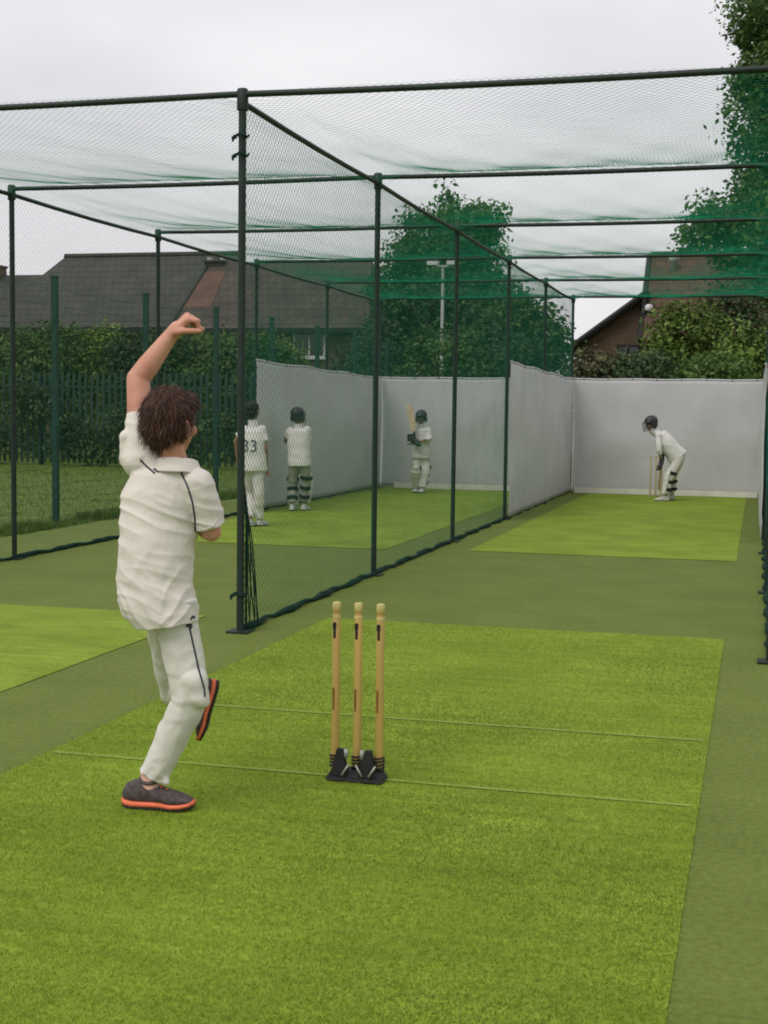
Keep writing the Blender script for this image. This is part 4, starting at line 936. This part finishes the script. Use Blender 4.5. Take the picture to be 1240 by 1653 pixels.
sk += hand_prims(wrR, (-0.55, 0.35, 0.5), (-0.3, 0.3, -0.8), 1, 0.92, 0.9)
grow('body', sk, 0.0042, 3, 'skin', bw)
face_parts(bw, head, face, hup, 1.0)

# shirt: elliptical rings following the silhouette, sleeves, drag folds
T = []
def prow(v, uL, uR, th, d=0.0, tilt=0.0):
    c = J((uL+uR)/2, v, d); h = (uR-uL)/2*PXM
    return ring(c, Vector((math.cos(0.12), math.sin(0.12), tilt)), Vector((-math.sin(0.12), math.cos(0.12), 0)), h, th/2, 28)
rows = [prow(752, 248, 318, 0.13), prow(768, 212, 330, 0.17, 0, -0.10), prow(800, 196, 327, 0.205, 0, -0.06), prow(840, 193, 322, 0.225), prow(890, 191, 313, 0.23, -0.01), prow(935, 189, 311, 0.245, -0.01), prow(968, 189, 316, 0.265, -0.01, 0.02), prow(990, 200, 320, 0.262, -0.01, 0.10), prow(1008, 220, 321, 0.25, -0.01, 0.13)]
for i in range(len(rows)-1): T.append(rows[i]+rows[i+1])
slL = shL.lerp(elL, 0.50)
T += [cap(J(228, 745, 0.01), 0.070, shL+Vector((-0.004, 0, 0.0)), 0.064, 3), disc(shL, slL, 0.066, 0.049), cap(J(262, 770), 0.06, shL, 0.058, 3), cap(J(206, 705, 0.0), 0.030, J(201, 745, 0.0), 0.020)]
slR = shR.lerp(elR, 0.88)
T += [cap(J(300, 775), 0.058, shR, 0.062, 3), disc(shR, slR+Vector((0.002, 0, 0)), 0.064, 0.060), cap(shR, 0.062, shR.lerp(slR, 0.6), 0.060, 3)]
def crease(x, k=2.2):
    """rounded sharp-valleyed fold profile from a smooth noise value"""
    return 1-min(1.0, abs(x)*k)**0.8
def shirt_fold(co, n):
    z = co.z; x = co.x-pel.x; y = co.y-YBW
    w1 = noise.noise(Vector((x*3, y*3, z*4))); w2 = noise.noise(Vector((x*6+5, y*6, z*6)))
    drag = crease(noise.noise(Vector((x*3.2+w1*0.8, y*2.5, z*17+x*4+w1*1.5))))
    m1 = 0.5+0.5*math.exp(-((z-1.04)/0.17)**2)
    drape = crease(noise.noise(Vector((2.0+x*2.0, y*2, z*11-abs(x-0.04)*13+w2*0.8))))
    m2 = math.exp(-((z-0.78)/0.14)**2)
    diag = crease(noise.noise(Vector((x*9-z*7, y*5+3, z*9+x*6))))
    fine = noise.noise(Vector((x*16+z*9, y*16, z*30)))
    return 0.0066*(drag-0.55)*m1+0.0082*(drape-0.55)*m2+0.003*(diag-0.5)+0.0016*fine
shirt = grow('shirt', T, 0.0042, 4, 'shirt', bw, shirt_fold)
# collar band and turned down collar leaf
C_ = []
nd = Vector((0.03, 0, 1)).normalized()
for k in range(24):
    a0 = 6.2832*k/24; a1 = 6.2832*(k+1)/24
    if 1.35 < a0 < 1.75: continue
    def cp(a, r_, z): return nb+Vector((math.cos(a)*r_*1.02, math.sin(a)*r_*0.95, z-0.012*math.sin(a)))
    C_.append([cp(a, r_, z) for a in (a0, a1) for r_, z in ((0.062, 0.012), (0.066, 0.046), (0.073, 0.046), (0.096, -0.004), (0.090, -0.008))])
grow('collar', C_, 0.0045, 1, 'shirt', bw, lambda co, n: 0.002*noise.noise(co*25))
# trousers
T = [ring(J(268, 965, -0.01), (1, 0, 0), (0, 1, 0), 0.115, 0.09)+ring(J(276, 1010, 0), (1, 0, 0), (0, 1, 0), 0.098, 0.085)]
cu_ = knR.lerp(anR, 0.93)
T += [cap(hpR, 0.078, knR, 0.066, 3), cap(knR, 0.066, knR.lerp(anR, 0.45), 0.059, 3), disc(knR.lerp(anR, 0.35), cu_, 0.060, 0.054), cap(J(268, 1262, -0.02), 0.010, J(256, 1240, -0.02), 0.03), cap(J(318, 1126, -0.02), 0.045, J(310, 1098, -0.02), 0.055, 3)]
T += [cap(hpL, 0.074, knL, 0.062, 3), cap(knL, 0.060, knL.lerp(anL, 0.4), 0.056, 3), disc(knL, knL.lerp(anL, 0.88), 0.058, 0.050)]
def tr_fold(co, n):
    dk = (co-knR).length; a = noise.noise(Vector((co.x*14+co.z*9, co.y*12, co.z*20-co.x*12)))
    ridge = 1-2*abs(noise.noise(Vector((co.x*8+co.z*10, co.y*8, co.z*12-co.x*14))))
    st = math.sin(co.z*75+co.x*35+a*3)*math.exp(-(dk/0.09)**2)
    bt = math.sin(co.z*85-co.x*30+a*3)*math.exp(-((co-cu_).length/0.07)**2)
    al = crease(noise.noise(Vector((co.x*10+3, co.y*9, co.z*3.5+co.x*4))))
    return 0.0022*a+0.0028*ridge+0.0042*st+0.0050*bt+0.0055*(al-0.5)
trou = grow('trousers', T, 0.0045, 3, 'trouser', bw, tr_fold)
# piping laid on the cloth
def bvh_of(o): return BVHTree.FromPolygons([v.co for v in o.data.vertices], [tuple(p.vertices) for p in o.data.polygons])
BS, BT = bvh_of(shirt), bvh_of(trou)
def piping(bv, uv, r, parent, name='piping', n=40, mat='navy', d=-0.4):
    pts = []; P = [Vector((a, b, 0)) for a, b in uv]; seg = len(P)-1
    for i in range(n+1):
        t = i/n*seg; k = min(int(t), seg-1); p = P[k].lerp(P[k+1], t-k); o = atY(p.x, p.y, YBW+d); dr = (o-CAM).normalized()
        h = bv.ray_cast(o, dr)
        if h[0] is not None: pts.append(h[0]-dr*r*0.3)
    if len(pts) > 3:
        for _ in range(2): pts = [pts[0]]+[(pts[i-1]+pts[i]*2+pts[i+1])/4 for i in range(1, len(pts)-1)]+[pts[-1]]
        o = MB().tube(pts, r, 6).build(name, mat, bw, True)
        return o
piping(BS, [(292, 762), (303, 785), (311, 812), (315, 840), (315, 858)], 0.0035, shirt)
piping(BS, [(250, 764), (236, 752), (226, 742)], 0.0035, shirt)
piping(BT, [(305, 1008), (312, 1040), (322, 1085), (330, 1112), (331, 1125)], 0.0036, trou)
piping(BS, [(311, 842), (320, 852), (332, 855), (345, 848), (352, 836)], 0.002, shirt, 'cuff_seam', mat='shirt')
# small dark embroidered emblem at the pocket and marks under the collar
for bv, pts in ((BT, [(301, 1012), (305, 1006), (309, 1009)]), (BT, [(306, 1016), (310, 1011)]), (BS, [(308, 1000), (312, 994), (314, 998)]), (BS, [(249, 757), (256, 762), (262, 759)])):
    piping(bv, pts, 0.0042, None, 'emblem', 8)
# sock, shoes
grow('sock', [disc(anR+Vector((0, 0, 0.04)), anR-Vector((0, 0, 0.03)), 0.036, 0.037)], 0.005, 1, 'sock', bw)
shoe(bw, anR, (1, 0.10, 0), (0, 0, 1), 1.02, zfix=0.0075, back=0.098, tall=1.12)
td = (J(306, 1192, 0.14)-J(331, 1102, 0.18)).normalized()
shoe(bw, anL+td*0.01, td, (-1, -0.25, 0.35), 0.88)
# hair: cap plus many combed locks
r_, f_, u_ = frame3(face, hup); Rh = rot(r_, f_, u_); HC = lambda x, y, z: head+r_*x+f_*y+u_*z
hp = [ell(HC(0, -0.018, 0.040), 0.087, 0.102, 0.090, Rh), ell(HC(-0.004, -0.050, -0.008), 0.082, 0.064, 0.084, Rh), ell(HC(-0.045, -0.02, -0.01), 0.045, 0.055, 0.07, Rh), ell(HC(0.045, -0.025, 0.0), 0.043, 0.050, 0.060, Rh), ell(HC(0.0, 0.06, 0.075), 0.065, 0.035, 0.035, Rh)]
hair = grow('hair', hp, 0.005, 3, 'hair', bw, lambda co, n: 0.005*noise.noise(co*45)+0.004*noise.noise(Vector((co.x*70, co.y*70, co.z*18))))
bvh = bvh_of(hair); V = []; F = []
crown = HC(0.0, -0.045, 0.118)
for i in range(3600):
    d = Vector((random.gauss(0, 1), random.gauss(0, 1), random.gauss(0.3, 1))).normalized()
    h = bvh.ray_cast(HC(0, -0.02, 0.02)+d*0.3, -d)
    if h[0] is None: continue
    p, n = h[0], h[1]; loc = p-head
    if loc.dot(f_) > 0.045 and loc.dot(u_) < 0.045: continue
    fl = (p-crown); fl = (fl-n*fl.dot(n)); fl = (fl.normalized() if fl.length > 0.01 else r_)+Vector((random.gauss(0, .35), random.gauss(0, .35), random.gauss(-0.15, .3)))+r_*(-0.25)
    L = random.uniform(0.02, 0.045); w_ = random.uniform(0.0012, 0.0026); lift = random.uniform(0.05, 0.45); side = n.cross(fl).normalized()
    k0 = len(V)
    for j in range(4):
        t = j/3; q_ = p+fl.normalized()*L*t+n*(0.002+lift*L*(t-0.75*t*t)) + Vector((0, 0, -0.010*t*t)); ww = w_*(1-0.9*t)
        V += [q_-side*ww, q_+side*ww]
    F += [(k0+2*j, k0+2*j+1, k0+2*j+3, k0+2*j+2) for j in range(3)]
me = bpy.data.meshes.new('hair_locks'); me.from_pydata(V, [], F); me.update(); link('hair_locks', me, 'hair', bw, False)
